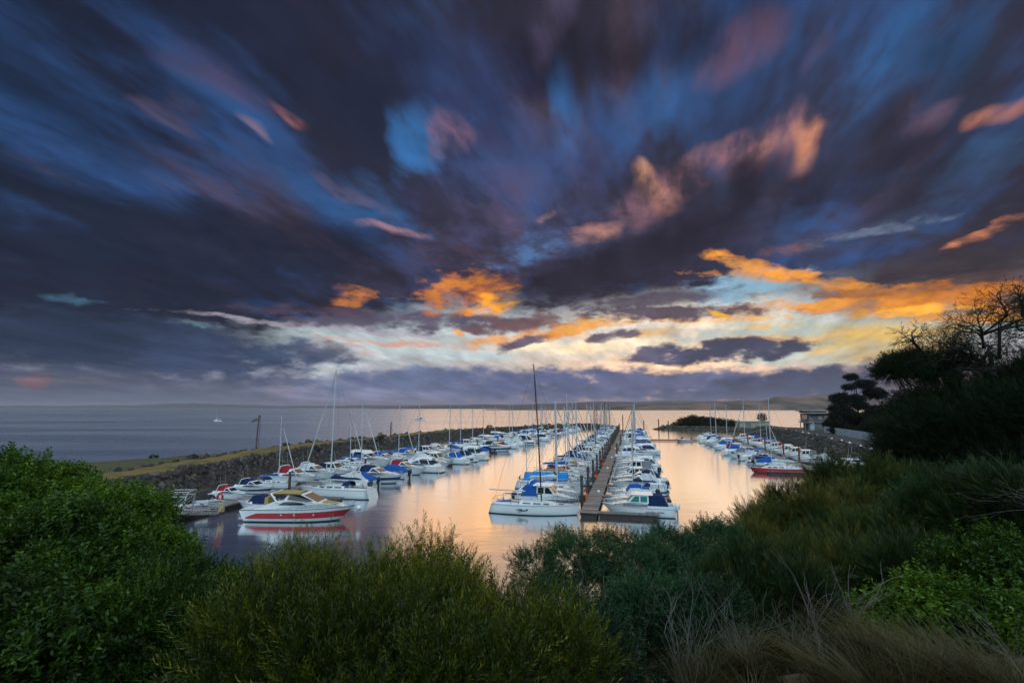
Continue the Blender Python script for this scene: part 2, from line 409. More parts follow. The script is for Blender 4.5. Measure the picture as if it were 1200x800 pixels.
class MB:
    """collects shapes into one mesh; every shape takes a material slot index"""
    def __init__(s): s.v = []; s.f = []; s.m = []; s.sm = []
    def add(s, vs, fs, mi=0, smooth=False):
        k = len(s.v); s.v += [tuple(v) for v in vs]; s.f += [tuple(i + k for i in f) for f in fs]
        s.m += [mi] * len(fs); s.sm += [smooth] * len(fs)
    def box(s, c, d, mi=0, M=None, taper=1.0, tx=None):
        """centre, full size; taper scales the top; tx shifts the top along x"""
        x, y, z = d[0] / 2, d[1] / 2, d[2] / 2; vs = []
        for sz in (-1, 1):
            k = taper if sz > 0 else 1.0; ox = (tx or 0) if sz > 0 else 0
            for sx, sy in ((-1, -1), (1, -1), (1, 1), (-1, 1)): vs.append(Vector((sx * x * k + ox, sy * y * k, sz * z)))
        if M is not None: vs = [M @ v for v in vs]
        vs = [v + Vector(c) for v in vs]
        s.add(vs, [(3, 2, 1, 0), (4, 5, 6, 7), (0, 1, 5, 4), (1, 2, 6, 5), (2, 3, 7, 6), (3, 0, 4, 7)], mi)
    def tube(s, pts, r, n=6, mi=0, r2=None, caps=True, smooth=True):
        pts = [Vector(p) for p in pts]; rings = []; N = len(pts)
        for i, p in enumerate(pts):
            d = (pts[min(i + 1, N - 1)] - pts[max(i - 1, 0)]).normalized()
            a = Vector((0, 0, 1)) if abs(d.z) < .9 else Vector((1, 0, 0))
            u = d.cross(a).normalized(); w = d.cross(u)
            rr = r if r2 is None else r + (r2 - r) * i / max(1, N - 1)
            rings += [p + (u * cos(2 * pi * k / n) + w * sin(2 * pi * k / n)) * rr for k in range(n)]
        fs = [(i * n + k, i * n + (k + 1) % n, (i + 1) * n + (k + 1) % n, (i + 1) * n + k) for i in range(N - 1) for k in range(n)]
        s.add(rings, fs, mi, smooth)
        if caps: s.add(rings[:n], [tuple(range(n))], mi); s.add(rings[-n:], [tuple(reversed(range(n)))], mi)
    def loft(s, rings, mi=0, close=False, smooth=True, cap0=False, cap1=False, mrow=None):
        """rings of equal length; mrow gives the slot for each strip between points j and j+1"""
        n = len(rings[0]); k = len(s.v)
        for r in rings: s.v += [tuple(p) for p in r]
        J = n if close else n - 1
        for i in range(len(rings) - 1):
            for j in range(J):
                a = k + i * n + j; b = k + i * n + (j + 1) % n
                s.f.append((a, b, b + n, a + n)); s.m.append(mrow[j] if mrow else mi); s.sm.append(smooth)
        if cap0: s.f.append(tuple(k + j for j in range(n))); s.m.append(mi); s.sm.append(False)
        if cap1: s.f.append(tuple(k + (len(rings) - 1) * n + j for j in reversed(range(n)))); s.m.append(mi); s.sm.append(False)
    def sphere(s, c, r, mi=0, nu=10, nv=6, sz=1.0):
        rings = []
        for i in range(nv + 1):
            th = pi * i / nv
            rings.append([(c[0] + r * sin(th) * cos(2 * pi * j / nu), c[1] + r * sin(th) * sin(2 * pi * j / nu), c[2] + r * cos(th) * sz) for j in range(nu)])
        s.loft(rings, mi, close=True)
    def build(s, name, mats, parent=None, loc=(0, 0, 0), rz=0.0, link=True):
        me = bpy.data.meshes.new(name); me.from_pydata(s.v, [], s.f)
        for m in (mats if isinstance(mats, (list, tuple)) else [mats]): me.materials.append(m)
        me.polygons.foreach_set('material_index', s.m); me.polygons.foreach_set('use_smooth', s.sm)
        me.update()
        o = bpy.data.objects.new(name, me); o.location = loc; o.rotation_euler = (0, 0, rz)
        if parent: o.parent = parent
        col.objects.link(o)
        return o

def np_mesh(name, V, F, mats, parent=None, smooth=False, mi=None, attr=None):
    """fast mesh from arrays; F is (n,3) or (n,4)"""
    me = bpy.data.meshes.new(name); n = F.shape[1]
    me.vertices.add(len(V)); me.vertices.foreach_set('co', np.ascontiguousarray(V, dtype=np.float32).ravel())
    me.loops.add(F.size); me.loops.foreach_set('vertex_index', np.ascontiguousarray(F, dtype=np.int32).ravel())
    me.polygons.add(len(F)); me.polygons.foreach_set('loop_start', np.arange(0, F.size, n, dtype=np.int32))
    me.polygons.foreach_set('loop_total', np.full(len(F), n, dtype=np.int32))
    for m in (mats if isinstance(mats, (list, tuple)) else [mats]): me.materials.append(m)
    if mi is not None: me.polygons.foreach_set('material_index', np.asarray(mi, dtype=np.int32))
    me.polygons.foreach_set('use_smooth', np.full(len(F), smooth))
    if attr is not None:
        a = me.attributes.new('var', 'FLOAT', 'FACE'); a.data.foreach_set('value', np.asarray(attr, dtype=np.float32))
    me.update(calc_edges=True)
    o = bpy.data.objects.new(name, me)
    if parent: o.parent = parent
    col.objects.link(o)
    return o

def vnoise(P, scale, seed=0):
    """cheap smooth noise of 3-D points, about -1..1"""
    r = np.random.default_rng(seed); out = np.zeros(len(P)); amp = 1.0; tot = 0
    for o in range(4):
        for _ in range(3):
            k = r.normal(size=3) * scale * (2 ** o); ph = r.uniform(0, 6.28)
            out += amp * np.sin(P @ k + ph) / 1.7; tot += amp
        amp *= 0.55
    return out / tot * 2.2

# ------------------------------------------------------------------ materials of the setting
def water_mat(name, deep, rough, boost, bump, bscale, stretch, streak=0.0):
    m = bpy.data.materials.new(name); m.use_nodes = True; t = m.node_tree; t.nodes.clear(); n = NB(t)
    g = n.n('ShaderNodeNewGeometry').outputs['Position']
    bn = n.n('ShaderNodeBump'); bn.inputs['Strength'].default_value = bump; bn.inputs['Distance'].default_value = 0.25
    nz = n.noise(n.vm('MULTIPLY', g, stretch), bscale, 3, 0.5); n.put(bn.inputs['Height'], nz)
    fr = n.n('ShaderNodeFresnel'); fr.inputs['IOR'].default_value = 1.34; n.put(fr.inputs['Normal'], bn.outputs[0])
    f = n.math('MULTIPLY_ADD', fr.outputs[0], boost, 0.05, clamp=True)
    f = n.math('MINIMUM', f, 0.96)
    df = n.n('ShaderNodeBsdfDiffuse'); df.inputs[0].default_value = tuple(deep) + (1,)
    gl = n.n('ShaderNodeBsdfGlossy'); gl.inputs['Color'].default_value = (0.97, 0.98, 1, 1)
    rg = rough
    if streak:
        st = n.noise(n.vm('MULTIPLY', g, (0.0035, 0.016, 0)), 1.0, 5, 0.6)
        rg = n.mr(st, .35, .65, rough - streak, rough + streak, 'LINEAR')
        f = n.math('MULTIPLY', f, n.mr(st, .35, .65, 0.86, 1.0, 'LINEAR'))
    n.put(gl.inputs['Roughness'], rg); n.put(gl.inputs['Normal'], bn.outputs[0])
    ms = n.n('ShaderNodeMixShader'); n.put(ms.inputs[0], f); t.links.new(df.outputs[0], ms.inputs[1]); t.links.new(gl.outputs[0], ms.inputs[2])
    o = n.n('ShaderNodeOutputMaterial'); t.links.new(ms.outputs[0], o.inputs[0])
    return m
M = {}
M['sea'] = water_mat('sea_water', (0.15, 0.19, 0.26), 0.30, 1.5, 0.25, 0.12, (0.5, 1.6, 1), 0.08)
M['harbour'] = water_mat('harbour_water', (0.06, 0.13, 0.16), 0.15, 3.3, 0.10, 0.35, (0.6, 1.2, 1))

def ground_mat():
    m = bpy.data.materials.new('headland_soil'); m.use_nodes = True; t = m.node_tree; b = t.nodes['Principled BSDF']; n = NB(t)
    g = n.n('ShaderNodeNewGeometry').outputs['Position']
    c = n.mix(n.mr(n.noise(g, 0.25, 5, 0.6), .4, .6), (0.05, 0.042, 0.02), (0.06, 0.07, 0.02))
    c = n.mix(n.mr(n.noise(g, 3.0, 5, 0.7), .45, .65), c, (0.12, 0.09, 0.035))
    n.put(b.inputs['Base Color'], c); b.inputs['Roughness'].default_value = 0.95
    bn = n.n('ShaderNodeBump'); bn.inputs['Strength'].default_value = 0.8; bn.inputs['Distance'].default_value = 0.15
    n.put(bn.inputs['Height'], n.noise(g, 4.0, 6, 0.7)); n.put(b.inputs['Normal'], bn.outputs[0])
    return m
M['ground'] = ground_mat()
M['rock'] = pbr('basalt', (0.036, 0.029, 0.025), 0.85, var=0.8, vscale=0.7, bump=0.6, bscale=3, c2=(0.018, 0.016, 0.016))
M['rock2'] = pbr('basalt_brown', (0.055, 0.041, 0.031), 0.85, var=0.7, vscale=0.9, bump=0.6, bscale=3, c2=(0.04, 0.034, 0.03))
M['rock3'] = pbr('basalt_pale', (0.11, 0.09, 0.075), 0.85, var=0.7, vscale=0.9, bump=0.6, bscale=3, c2=(0.07, 0.06, 0.05))
M['drygrass'] = pbr('dry_grass_bank', (0.20, 0.115, 0.028), 0.95, var=1.0, vscale=0.25, bump=0.7, bscale=2.5, c2=(0.07, 0.075, 0.018))
M['asphalt'] = pbr('asphalt', (0.05, 0.05, 0.052), 0.9, var=0.5, vscale=0.5, bump=0.2, bscale=8)

# ------------------------------------------------------------------ water sheets
sea = MB(); sea.add([(-26000, -2000, 0), (26000, -2000, 0), (26000, 24000, 0), (-26000, 24000, 0)], [(0, 1, 2, 3)])
tag(sea.build('sea', M['sea']), kind='structure')
harb = [(-50, 30), (-47.5, 90), (-46, 112), (-41, 137), (-18, 207), (8, 246), (40, 292), (64, 303), (96, 300), (118, 270), (118, 215), (100, 170), (82, 115), (70, 80), (60, 30)]
hm = MB(); hm.add([(x, y, 0.006) for x, y in harb][::-1], [tuple(range(len(harb)))])
tag(hm.build('water', M['harbour']), kind='structure')

# ------------------------------------------------------------------ the land
SHORE = [(-420, -60), (-420, -10), (-150, 30), (-112, 62), (-90, 86), (-77, 100), (-66, 114), (-58, 118), (-47, 96), (-44.5, 73), (-46, 55), (-38, 43), (-20, 34), (0, 30),
         (20, 31), (35, 40), (48, 58), (61, 88), (73, 118), (92, 173), (103, 207), (108, 235), (99, 255), (87, 268), (78, 285), (88, 302),
         (115, 308), (134, 290), (150, 262), (185, 262), (270, 300), (480, 360), (480, -60)]
def shore_dist(x, y):
    P = np.stack([x, y], -1); d = np.full(len(P), 1e9); S = np.array(SHORE, float); inside = np.zeros(len(P), bool)
    for i in range(len(S)):
        a = S[i]; b = S[(i + 1) % len(S)]; e = b - a
        t = np.clip(((P - a) @ e) / (e @ e), 0, 1); d = np.minimum(d, np.linalg.norm(P - a - t[:, None] * e, axis=1))
        c = ((a[1] > y) != (b[1] > y)) & (x < (b[0] - a[0]) * (y - a[1]) / (b[1] - a[1] + 1e-12) + a[0]); inside ^= c
    return np.where(inside, d, -d)
def sstep(x, a, b):
    t = np.clip((x - a) / (b - a), 0, 1); return t * t * (3 - 2 * t)
def land_z(x, y):
    x = np.atleast_1d(np.asarray(x, float)); y = np.atleast_1d(np.asarray(y, float))
    d = shore_dist(x, y)
    hd = np.minimum(d * 0.27, 8.2)
    bank = 9.55 - 0.42 * np.clip(y - 4.6, 0, 6) + 0.12 * np.clip(x - 2, -1, 3)      # grassy bank beside the lookout
    wb = sstep(x, -0.2, 1.5) * (1 - sstep(y, 6.5, 10)) * (1 - sstep(x, 9, 14)); hd = np.maximum(hd, hd * (1 - wb) + bank * wb)
    top = 1 - sstep(y, -1.0, 3.2); head = hd * (1 - top) + np.minimum(d * .4, 10.3) * top
    low = np.clip(d * 0.45, -9, 2.4)
    road = np.where(d < 5.2, d * 0.62, 3.22); lim = 17 + 9 * sstep(y, 140, 180); road = np.where(d > lim, np.minimum(3.22 + (d - lim) * 0.36, 12), road)
    wr = sstep(x, 22, 40)                      # towards the road along the eastern shore
    wl = sstep(-x, 40, 58)                     # towards the low root of the breakwater
    z = head * (1 - wr) + road * wr
    z = z * (1 - wl) + low * wl
    wf = sstep(y, 214, 232); z = z * (1 - wf) + np.clip(d * 0.4, -9, 2.1) * wf
    z = np.where(d < 0, np.maximum(d * 0.35, -4), z)
    P = np.stack([x, y, 0 * x], -1)
    return z + np.where(d > 1, 1, 0) * vnoise(P, 0.35, 3) * 0.12
def grid(name, xs, ys, mat):
    X, Y = np.meshgrid(xs, ys); z = land_z(X.ravel(), Y.ravel()); V = np.stack([X.ravel(), Y.ravel(), z], -1)
    nx, ny = len(xs), len(ys); i = (np.arange(ny - 1)[:, None] * nx + np.arange(nx - 1)[None]).ravel()
    F = np.stack([i, i + 1, i + nx + 1, i + nx], -1)
    zz = z[F].max(1); F = F[zz > -1.2]
    used = np.unique(F); mp = np.zeros(len(V), int); mp[used] = np.arange(len(used))
    return np_mesh(name, V[used], mp[F], mat, smooth=True)
g = grid('ground', np.concatenate([np.arange(-420, -130, 8.), np.arange(-130, 190, 1.6), np.arange(190, 481, 6.)]), np.arange(-58, 372, 1.6), M['ground'])
tag(g, kind='structure')

# rocks piled on a slope --------------------------------------------------------
ICO = None
def rocks(name, P, size, parent, mats, rs):
    """one mesh of irregular stones at the points P"""
    global ICO
    if ICO is None:
        bm = bmesh.new(); bmesh.ops.create_icosphere(bm, subdivisions=1, radius=1.0)
        ICO = (np.array([v.co[:] for v in bm.verts]), np.array([[v.index for v in f.verts] for f in bm.faces])); bm.free()
    n = len(P); V0, F0 = ICO; nv = len(V0)
    sc = size * np.exp(rs.normal(0, 0.38, (n, 1, 1))) * rs.uniform(0.6, 1.25, (n, 1, 3))
    V = V0[None] * (1 + rs.normal(0, 0.16, (n, nv, 1)))
    q = rs.normal(size=(n, 4)); q /= np.linalg.norm(q, axis=1, keepdims=True); w, x, y, z = q.T
    Rm = np.stack([1 - 2 * (y * y + z * z), 2 * (x * y - z * w), 2 * (x * z + y * w), 2 * (x * y + z * w), 1 - 2 * (x * x + z * z), 2 * (y * z - x * w),
                   2 * (x * z - y * w), 2 * (y * z + x * w), 1 - 2 * (x * x + y * y)], -1).reshape(n, 3, 3)
    V = np.einsum('nij,nkj->nki', Rm, V * sc) + P[:, None]
    F = (F0[None] + (np.arange(n) * nv)[:, None, None]).reshape(-1, 3)
    mi = np.repeat(rs.choice(len(mats), n, p=[.5, .35, .15][:len(mats)]), len(F0))
    return np_mesh(name, V.reshape(-1, 3), F, mats, parent=parent, mi=mi)

# ------------------------------------------------------------------ breakwater
SPINE = [(-56, 34), (-55, 50), (-54, 64), (-53.5, 80), (-53.5, 96), (-52, 118), (-47, 139), (-36, 176), (-23, 212), (-9, 236), (10, 258), (28, 280), (40, 296), (52, 307), (62, 312)]
def resample(pts, step):
    P = [np.array(pts[0], float)]
    # smooth with catmull-rom
    A = np.array([pts[0]] + list(pts) + [pts[-1]], float); out = []
    for i in range(1, len(A) - 2):
        n = max(1, int(np.linalg.norm(A[i + 1] - A[i]) / step))
        for k in range(n):
            t = k / n; out.append(0.5 * ((2 * A[i]) + (-A[i - 1] + A[i + 1]) * t + (2 * A[i - 1] - 5 * A[i] + 4 * A[i + 1] - A[i + 2]) * t * t + (-A[i - 1] + 3 * A[i] - 3 * A[i + 1] + A[i + 2]) * t ** 3))
    out.append(A[-1]); return np.array(out)
SP = resample(SPINE, 1.5)
TG = np.gradient(SP, axis=0); TG /= np.linalg.norm(TG, axis=1, keepdims=True); NR = np.stack([TG[:, 1], -TG[:, 0]], -1)      # to the harbour side
bwt = empty('breakwater', (-47, 139, 0))
tag(bwt, 'long curved breakwater of dark rocks with a dry grass top', 'breakwater')
def bw_section(k):
    """half width of crest and height at sample k"""
    f = k / (len(SP) - 1); hw = 4.2 - 1.6 * f; h = 2.95 + 0.15 * sin(k * 0.13) + 0.1 * sin(k * 0.41)
    if f > 0.93: h *= max(0.3, 1 - (f - 0.93) / 0.07 * 0.75)
    return hw, h
rings = []
for k in range(len(SP)):
    hw, h = bw_section(k); c = SP[k]; nrm = NR[k]
    prof = [(hw + 6.0, -1.2), (hw + 1.0, h - 0.75), (hw - 0.3, h - 0.1), (0.5, h + 0.15), (-hw + 0.4, h - 0.05), (-hw - 1, h - .7), (-hw - 6.5, -1.2)]
    rings.append([(c[0] + nrm[0] * a + 47, c[1] + nrm[1] * a - 139, b + 0.10 * sin(k * 1.7 + a * 3)) for a, b in prof])
m = MB(); m.loft(rings, mrow=[0, 0, 1, 1, 1, 0], cap1=True)
m.build('embankment', [M['rock'], M['drygrass']], bwt)
rs = np.random.default_rng(11)
def slope_points(n, side):
    k = rs.integers(0, len(SP) - 1, n); t = rs.uniform(0, 1, n)
    c = SP[k] * (1 - t[:, None]) + SP[np.minimum(k + 1, len(SP) - 1)] * t[:, None]; nr = NR[k]
    f = k / (len(SP) - 1); hw = 4.2 - 1.6 * f; h = 2.95
    h = np.where(f > .93, h * np.maximum(.3, 1 - (f - .93) / .07 * .75), h)
    u = rs.uniform(0, 1, n); a = hw - 0.2 + u * 5.0; z = (h - 0.15) - np.clip(u * 5 - 0.6, 0, 9) * (h + 0.9) / 5.0
    return np.stack([c[:, 0] + nr[:, 0] * a * side + 47, c[:, 1] + nr[:, 1] * a * side - 139, z - 0.12], -1)
tag(rocks('rock_armour', slope_points(12000, 1), 0.32, bwt, [M['rock'], M['rock2'], M['rock3']], rs), kind='stuff')
tag(rocks('outer_rock_armour', slope_points(1600, -1), 0.5, bwt, [M['rock'], M['rock2'], M['rock3']], rs), kind='stuff')

# the rock revetment below the road on the eastern shore
rev = empty('rock_revetment', (92, 173, 0)); tag(rev, 'dark rock bank below the road at the edge of the harbour', 'revetment')
SH = resample(SHORE[16:26], 1.0); T2 = np.gradient(SH, axis=0); T2 /= np.linalg.norm(T2, axis=1, keepdims=True); N2 = np.stack([T2[:, 1], -T2[:, 0]], -1)
k = rs.integers(0, len(SH), 5200); a = rs.uniform(-0.8, 5.6, 5200); x = SH[k, 0] + N2[k, 0] * a; y = SH[k, 1] + N2[k, 1] * a
tag(rocks('rock_facing', np.stack([x - 92, y - 173, land_z(x, y) - 0.05 + rs.normal(0, .08, len(x))], -1), 0.42, rev, [M['rock'], M['rock2'], M['rock3']], rs), kind='stuff')

# ------------------------------------------------------------------ road along the eastern shore
RD = resample([(58, 52), (64, 72), (73, 96), (84, 122), (97, 158), (107, 188), (113, 208), (118, 232), (121, 252)], 2.0)
T3 = np.gradient(RD, axis=0); T3 /= np.linalg.norm(T3, axis=1, keepdims=True); N3 = np.stack([T3[:, 1], -T3[:, 0]], -1)
def strip(name, off0, off1, z, mat, dashed=None):
    m = MB(); m.loft([[(p[0] + n_[0] * o, p[1] + n_[1] * o, max(z, float(land_z(p[0] + n_[0] * o, p[1] + n_[1] * o)[0]) + z - 3.42) if 0 else z) for o in (off0, off1)] for p, n_ in zip(RD, N3)], smooth=True)
    o = m.build(name, mat); return tag(o, kind='structure')
strip('road', -3.4, 3.4, 3.44, M['asphalt'])
M['concrete'] = pbr('concrete', (0.30, 0.29, 0.27), 0.85, var=0.5, vscale=0.8, bump=0.2, bscale=10)
m = MB(); m.loft([[(p[0] + n_[0] * o, p[1] + n_[1] * o, zz) for o, zz in ((-3.7, 3.0), (-3.7, 3.56), (-3.42, 3.56), (-3.42, 3.0))] for p, n_ in zip(RD, N3)], smooth=False)
tag(m.build('kerb', M['concrete']), kind='structure')

# ------------------------------------------------------------------ far shores
M['hill'] = pbr('bare_hill', (0.19, 0.115, 0.08), 0.95, var=1.0, vscale=0.007, c2=(0.028, 0.03, 0.024), detail=8)
M['farhill'] = pbr('far_hill', (0.07, 0.06, 0.07), 0.95, var=0.6, vscale=0.001, c2=(0.04, 0.04, 0.045))
def ridge(name, D, prof, depth, mat, seed, rough=1.0):
    """a range of hills: skyline given as (photo x, height in metres) at distance D, running back with a rounded top"""
    px = np.array([p[0] for p in prof], float); hh = np.array([p[1] for p in prof], float)
    xs = np.linspace(px[0], px[-1], 220); h = np.interp(xs, px, hh); r = np.random.default_rng(seed)
    X = (xs - 600) / 600 * D * 1.01
    P = np.stack([X, 0 * X, 0 * X], -1)
    rows = []
    for j, (dy_, k) in enumerate(((-0.25, -0.02), (-0.2, 0.12), (-0.1, 0.45), (0, 0.72), (.12, 0.93), (.25, 1.0), (.45, .9), (.8, .5), (1.1, -.05))):
        nn = vnoise(np.stack([X, 0 * X + j * 90, 0 * X], -1), 0.004, seed + j) * 0.20 + vnoise(P, 0.012, seed) * 0.10
        z = h * np.clip(k + nn * rough * (k > 0.05), -0.05, 2)
        yy = D + dy_ * depth + vnoise(P, 0.003, seed + 30 + j) * depth * 0.05
        rows.append(np.stack([X * yy / D, yy, z], -1))
    V = np.array(rows).reshape(-1, 3); nx = len(xs); i = (np.arange(len(rows) - 1)[:, None] * nx + np.arange(nx - 1)[None]).ravel()
    return tag(np_mesh(name, V, np.stack([i, i + 1, i + nx + 1, i + nx], -1), mat, smooth=True), kind='structure')
ridge('hills', 2600, [(560, -2), (640, 14), (700, 24), (745, 32), (790, 40), (830, 38), (865, 58), (885, 50), (905, 74), (930, 66), (960, 90), (1000, 92), (1060, 58), (1150, 72), (1300, 66), (1500, 30)], 1000, M['hill'], 5)
ridge('hills', 5200, [(430, -2), (470, 14), (520, 30), (560, 48), (600, 46), (650, 56), (700, 84), (745, 70), (790, 86), (850, 80), (950, 76), (1100, 60)], 1800, M['farhill'], 9)
ridge('hills', 9500, [(-900, 40), (-300, 70), (-100, 60), (60, 48), (160, 60), (230, 92), (290, 70), (330, 46), (420, 52), (520, 60), (600, 60)], 2500, M['farhill'], 15)
# ------------------------------------------------------------------ boats
def paint(name, c, rough=0.3, coat=0.3): return pbr(name, c, rough, var=0.18, vscale=1.5, coat=coat, c2=tuple(x * 0.75 for x in c))
def cloth(name, c): return pbr(name, c, 0.85, var=0.4, vscale=2.0, bump=0.5, bscale=4, c2=tuple(x * 0.6 for x in c), spec=0.2)
B = dict(white=paint('white_gelcoat', (.78, .80, .80)), cream=paint('cream_gelcoat', (.72, .68, .55)), red=paint('red_paint', (.52, .015, .02)),
         navy=paint('navy_paint', (.02, .04, .12)), teal=paint('teal_paint', (.02, .36, .42)), grey=paint('grey_paint', (.36, .39, .42)),
         antifoul=pbr('antifouling', (.02, .05, .09), .8), antired=pbr('red_antifouling', (.16, .03, .02), .8), black=pbr('black_plastic', (.015, .015, .018), .4),
         glass=pbr('tinted_glass', (.012, .018, .024), .06, spec=0.8), tealglass=pbr('green_tinted_glass', (.03, .22, .2), .08, spec=0.8),
         alu=pbr('aluminium', (.55, .57, .6), .35, metal=.9), alupaint=pbr('anodised_spar', (.50, .53, .57), .45), steel=pbr('stainless', (.6, .6, .6), .25, metal=1), darkmast=pbr('dark_spar', (.03, .025, .022), .4),
         wire=pbr('rigging_wire', (.12, .12, .13), .4, metal=.5), teak=pbr('teak', (.22, .13, .07), .7, var=.5, vscale=3), nonskid=pbr('deck_nonskid', (.62, .65, .66), .7, var=.25, vscale=3),
         c_blue=cloth('blue_canvas', (.01, .10, .38)), c_navy=cloth('navy_canvas', (.012, .025, .09)), c_white=cloth('white_canvas', (.62, .64, .66)), c_tan=cloth('tan_canvas', (.42, .30, .12)),
         c_red=cloth('red_canvas', (.36, .02, .03)), c_grey=cloth('grey_canvas', (.22, .24, .27)), c_dark=cloth('charcoal_canvas', (.03, .032, .038)), c_teal=cloth('turquoise_canvas', (.02, .30, .42)),
         orange=pbr('orange_plastic', (.75, .12, .02), .5), sail=cloth('furled_sail', (.6, .6, .58)), yellow=pbr('yellow_plastic', (.7, .42, .03), .5), skyblue=cloth('bright_blue_strip', (.02, .22, .55)))

def hull_fn(L, Bm, F, sail, sw=None):
    """half-beam, sheer height of a hull at t = 0 (stern) .. 1 (bow)"""
    sw = sw if sw is not None else (0.72 if sail else 0.93)
    tm = 0.42 if sail else 0.38
    def hb(t):
        if t > tm: return Bm / 2 * max(0.0, 1 - ((t - tm) / (1 - tm)) ** (2.1 if sail else 2.7))
        return Bm / 2 * (1 - (1 - sw) * ((tm - t) / tm) ** 2)
    def sh(t): return F * (1 + (0.16 if sail else 0.38) * max(0, t - 0.25) ** 1.6 + (0.03 if sail else 0) * (1 - t))
    return hb, sh

def boat_hull(root, L, Bm, F, sail=True, top='white', low='white', bottom='antifoul', rub='grey', rake=None, stern=0.0, sw=None, stripe=None, near=True):
    """hull with topsides in two strakes, plus deck; returns (half beam, sheer, x) functions"""
    hb, sh = hull_fn(L, Bm, F, sail, sw); rake = rake if rake is not None else (0.9 if sail else 1.3)
    T = [0, .06, .14, .25, .38, .5, .62, .72, .8, .87, .93, .97, 1.0]
    sec = [(1.0, 1.0), (.995, .78), (.985, .42), (.95, .10), (.88, None), (.45, None), (0, None)]
    rings = []
    for t in T:
        b, s = hb(t), sh(t); half = []
        for i, (ky, kz) in enumerate(sec):
            z = s * kz if kz is not None else (-.06, -.30, -.38)[i - 4]
            flare = 1 if sail else (1 - 0.25 * (1 - max(0, z / s)) * t ** 2)
            x = -L / 2 + L * t - rake * (1 - z / s) * t ** 5 + stern * (z / s) * (1 - t) ** 6
            half.append((x, b * ky * flare, z))
        rings.append(half + [(x, -y, z) for x, y, z in half[-2::-1]])
    st = stripe or top
    mats = [B[top], B[st], B[low], B[bottom]]
    mrow = [0, 1, 2, 3, 3, 3]; mrow = mrow + mrow[::-1]
    m = MB(); m.loft(rings, mrow=mrow, cap0=True); m.m[-1] = 0
    m.build('hull', mats, root)
    X = lambda t: -L / 2 + L * t + stern * (1 - t) ** 6
    d = MB(); dr = []
    for t in T:
        b, s = hb(t) * .985, sh(t) - .02
        dr.append([(X(t), b * k, s + 0.05 * (1 - k * k)) for k in (1, .6, 0, -.6, -1)])
    d.loft(dr); d.build('deck', B['nonskid'], root)
    if near:
        r = MB()
        for sd in (1, -1): r.tube([(X(t), hb(t) * sd * 1.0, sh(t) + .01) for t in T], 0.035, 4)
        r.build('rub_rail', B[rub], root)
    return hb, sh, X

def outline_box(m, pts, wf, mi=0):
    """closed side outline [(x,z)] spread across the boat, half-width wf(x,z)"""
    n = len(pts); vs = [(x, wf(x, z), z) for x, z in pts] + [(x, -wf(x, z), z) for x, z in pts]
    fs = [tuple(range(n)), tuple(reversed(range(n, 2 * n)))] + [(i, i + n, (i + 1) % n + n, (i + 1) % n) for i in range(n)]
    m.add(vs, fs, mi)
def side_panel(root, name, pts, wf, mat, off=0.012):
    for sd in (1, -1):
        m = MB(); n = len(pts)
        vs = [(x, sd * (wf(x, z) + off), z) for x, z in pts] + [(x, sd * (wf(x, z) - .03), z) for x, z in pts]
        f0 = tuple(range(n)) if sd > 0 else tuple(reversed(range(n)))
        m.add(vs, [f0, tuple(i + n for i in reversed(f0))] + [(i, (i + 1) % n, (i + 1) % n + n, i + n) for i in range(n)]); m.build(name, mat, root)
def front_panel(root, name, a, b, wf, mat, inset=.08, off=0.015):
    """panel on the sloping face between outline points a and b"""
    (x1, z1), (x2, z2) = a, b; nx, nz = (z1 - z2), (x2 - x1); l = sqrt(nx * nx + nz * nz); nx, nz = -nx / l * off, -nz / l * off
    if nx < 0 and x1 != x2 and False: nx, nz = -nx, -nz
    k = .12; xa, za, xb, zb = x1 + (x2 - x1) * k, z1 + (z2 - z1) * k, x2 - (x2 - x1) * k, z2 - (z2 - z1) * k
    m = MB(); vs = []
    for o in (1, -1):
        vs += [(xa + nx * o, wf(x1, z1) - inset, za + nz * o), (xa + nx * o, -wf(x1, z1) + inset, za + nz * o), (xb + nx * o, -wf(x2, z2) + inset, zb + nz * o), (xb + nx * o, wf(x2, z2) - inset, zb + nz * o)]
    m.add(vs, [(0, 1, 2, 3), (7, 6, 5, 4), (0, 4, 5, 1), (1, 5, 6, 2), (2, 6, 7, 3), (3, 7, 4, 0)]); m.build(name, mat, root)

def rails(root, hb, sh, X, t0, t1, h=.6, name='guard_rail', stern=False):
    m = MB()
    ts = [t0 + (t1 - t0) * i / 6 for i in range(7)]
    if stern:
        pts = [(X(.25), hb(.25) * .96, sh(.25) + h), (X(.0) + .1, hb(0) * .95, sh(0) + h), (X(0) + .1, -hb(0) * .95, sh(0) + h), (X(.25), -hb(.25) * .96, sh(.25) + h)]
        m.tube(pts, .02, 5)
        for p in pts: m.tube([(p[0], p[1], p[2] - h), p], .018, 5)
    else:
        P = [(X(t), hb(t) * .96, sh(t) + h) for t in ts]; Q = [(x, -y, z) for x, y, z in P[::-1]]
        m.tube(P + [(X(1) + .08, 0, sh(1) + h)] + Q if t1 > .9 else P, .02, 5)
        if t1 <= .9: m.tube(Q, .02, 5)
        for p in P + Q: m.tube([(p[0], p[1], p[2] - h), p], .016, 4)
        if t1 <= .9 or True:
            m.tube([(p[0], p[1], p[2] - h * .5) for p in P], .010, 4); m.tube([(p[0], p[1], p[2] - h * .5) for p in Q], .010, 4)
    m.build(name, B['steel'], root)

